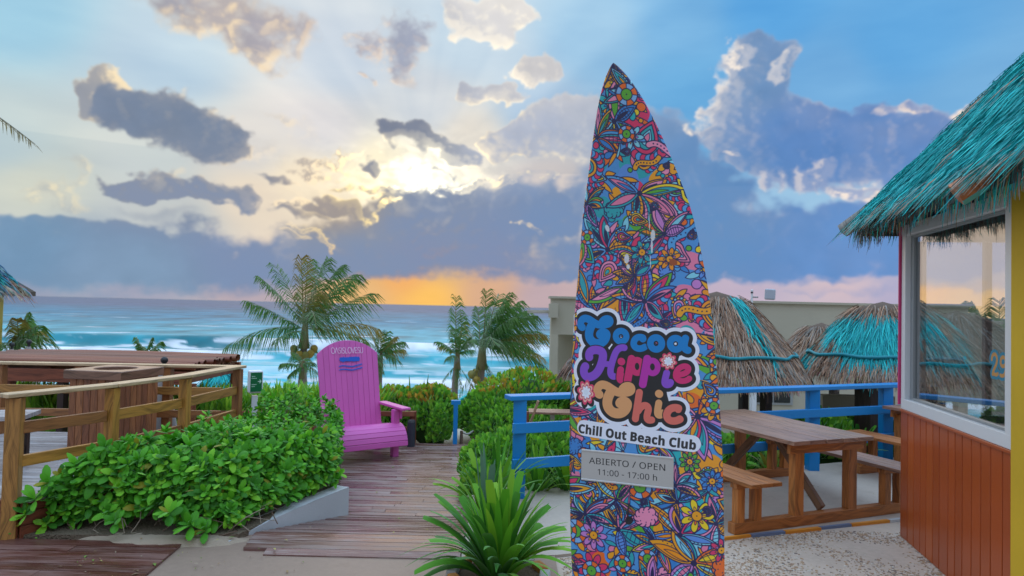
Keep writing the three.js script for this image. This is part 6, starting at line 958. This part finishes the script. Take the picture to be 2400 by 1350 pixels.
{
  const x = (px, z) => atDepth(px, 900, z).x;
  palm('coconut_palm', 'largest coconut palm with windblown crown behind and left of the pink chair', 714, 775, 21, x(708, 21), [[607, 648, 0.6, 0.1], [643, 619, -0.5, 0.12], [578, 704, 0.3, 0.06], [528, 812, 0.8, 0.22], [640, 800, 1.5, 0.12], [706, 602, 0.4, 0.06], [722, 610, -0.8, 0.14], [764, 606, 0.2, 0.16], [800, 622, -0.4, 0.2], [832, 642, 0.5, 0.22], [826, 655, -1, 0.2], [872, 686, 0.6, 0.1], [884, 768, 0.8, 0.16], [866, 800, -0.6, 0.16], [742, 770, 2.6, 0.36], [745, 680, 1.6, 0.3]], { nuts: 9, skirt: 5, leaf: 0.62, wind: 0.42, dense: 38 });
  palm('coconut_palm', 'small palm close behind the trunk of the largest palm', 708, 862, 19, x(694, 19), [[660, 852, 0.4, 0.12], [676, 880, 0.3, 0.2], [690, 826, -0.3, 0.1], [735, 850, 0.3, 0.14], [744, 880, 0.5, 0.18], [720, 838, -0.6, 0.12]], { k: 0.55, r0: 0.09, r1: 0.07, leaf: 0.6, wind: 0.4, dense: 24 });
  palm('coconut_palm', 'small single palm just right of the pink chair back', 892, 838, 22, x(889, 22), [[876, 790, 0, 0.1], [893, 774, 0.3, 0.06], [908, 778, -0.3, 0.12], [925, 790, 0, 0.16], [942, 800, 0.3, 0.18], [944, 818, -0.4, 0.15], [870, 828, 0.5, 0.2], [930, 842, 0.6, 0.2], [868, 856, 0.2, 0.25], [912, 800, -0.8, 0.2], [880, 860, 0.9, 0.2]], { k: 0.6, r0: 0.12, r1: 0.08, leaf: 0.72, wind: 0.35, dense: 26, skirt: 3 });
  palm('coconut_palm', 'thin leaning palm with sparse broken crown, left of the pair by the building', 1072, 838, 21, x(1056, 21), [[1068, 692, 0.2, 0.04], [1090, 755, -0.3, 0.1], [1024, 800, 0.5, 0.2], [1030, 812, -0.3, 0.2], [1100, 790, 0.4, 0.15], [1062, 770, 0.8, 0.12], [1046, 842, 0.8, 0.2], [1084, 740, 0.6, 0.1], [1110, 820, -0.7, 0.15]], { k: 0.7, r0: 0.13, r1: 0.09, leaf: 0.5, wind: 0.25, dense: 28, skirt: 5, tone: 1.15 });
  palm('coconut_palm', 'full windblown palm nearest the beige building, right of the leaning palm', 1130, 822, 20, x(1126, 20), [[1140, 680, 0.2, 0.04], [1120, 720, -0.6, 0.08], [1190, 688, 0.4, 0.12], [1216, 706, -0.3, 0.16], [1232, 728, -0.8, 0.2], [1250, 738, 0.5, 0.2], [1210, 742, 1.2, 0.2], [1276, 782, 0.4, 0.14], [1262, 776, -1, 0.16], [1284, 866, 0.6, 0.26], [1270, 835, -0.8, 0.2], [1170, 690, -1.0, 0.1], [1160, 810, 2.0, 0.3], [1100, 800, 1.2, 0.25], [1240, 812, 1.2, 0.2], [1180, 715, 1.0, 0.2]], { nuts: 4, skirt: 5, leaf: 0.66, wind: 0.45, dense: 36 });
  palm('coconut_palm', 'bushy palm crown below the yellow hut at the left edge', 34, 822, 13.0, x(30, 13.0), [[62, 735, 0, 0.06], [40, 745, 0.4, 0.1], [90, 762, 0.3, 0.16], [104, 790, 0.5, 0.2], [96, 775, -0.4, 0.15], [70, 800, 0.8, 0.2], [-30, 812, 0.9, 0.15], [64, 752, -0.4, 0.1]], { k: 0.8, leaf: 0.75, wind: 0.3, dense: 26, w: 0.028, tone: 1.2 });
  palm('palm_seedling', 'little palm tuft rising just behind the middle of the pergola roof', 342, 850, 15, x(342, 15), [[318, 790, 0, 0.08], [326, 806, 0.2, 0.1], [356, 792, 0, 0.08], [378, 800, 0.2, 0.15], [362, 812, -0.2, 0.12], [282, 822, 0.2, 0.2], [336, 812, -0.3, 0.1], [382, 825, 0.3, 0.2]], { k: 0.4, r0: 0.06, r1: 0.05, leaf: 0.5, wind: 0.15, dense: 18, w: 0.035 });
  // tall palm outside the frame at upper left, one frond tip reaching in
  const c = atDepth(-330, 120, 5.2), o = thing('coconut_palm', 'near palm frond tip reaching in from the left edge against the sky', 'palm tree'), r = rng(66); palmTrunk(o, [V(c.x - 0.3, -0.3, c.z), V(c.x - 0.15, 1.6, c.z), c], 0.15, 0.1);
  frond(o, c, atDepth(82, 338, 4.9), 0.10, r, { leaf: 0.2, wind: 0.0, dense: 54, w: 0.010, hang: 0.25, tone: 0.7 }); for (const [dx, dy, dz] of [[-1.6, 0.5, 0.8], [-1.2, 1.0, -0.8], [-0.9, 1.6, 0.5], [-1.3, 0.2, -1.2], [-0.8, -0.6, 1.4]]) frond(o, c, c.clone().add(V(dx, dy, dz)), 0.15, r, { leaf: 0.45, dense: 26, w: 0.02 });
}

{ // fallen leaves and bits blown over boards, path and terrace
  const r = rng(4040), s = new Soup();
  for (let k = 0; k < 190; k++) {
    const w = r(), [x, z] = w < 0.35 ? [-3 + 1.6 * r(), -4.4 - 0.75 * r()] : w < 0.7 ? [-1.6 + 1.2 * Math.pow(r(), 1.6), -5.4 - 4.2 * r()] : w < 0.85 ? [-0.3 + 1.2 * r(), -4.6 - 1.7 * r()] : [1.5 + 3 * r(), -6.2 - 1.2 * r()];
    const y = (x < -0.33 && z < -6.53 ? -0.196 : x < -0.33 && z < -5.34 ? 0.03 - 0.22 * (z + 5.335) / -1.195 : x < -0.33 && z < -4.9 ? 0.03 : 0.004) + (x < -2.1 && z > -5.1 ? 0.012 : 0);
    const a = r() * TAU, d = V(Math.cos(a), 0, Math.sin(a)), L = 0.012 + 0.045 * r() * r(), p = V(x, y, z), c = pick([[0.30, 0.19, 0.08], [0.20, 0.12, 0.06], [0.40, 0.33, 0.10], [0.14, 0.20, 0.03], [0.35, 0.27, 0.18]], r);
    s.ribbon([p, p.clone().addScaledVector(d, L * 0.5).add(V(0, 0.006, 0)), p.clone().addScaledVector(d, L).add(V(0, 0.002, 0))], [L * 0.12, L * 0.45, L * 0.08], V(-d.z, 0, d.x), c);
  }
  const m = new THREE.Mesh(s.build(), strawMat); m.name = 'leaf_litter'; tag(m, 'small dry leaves and bits scattered over boardwalk, path and terrace', 'leaf litter', null, 'stuff'); scene.add(m);
}
shade(scene);
renderer.render(scene, camera);
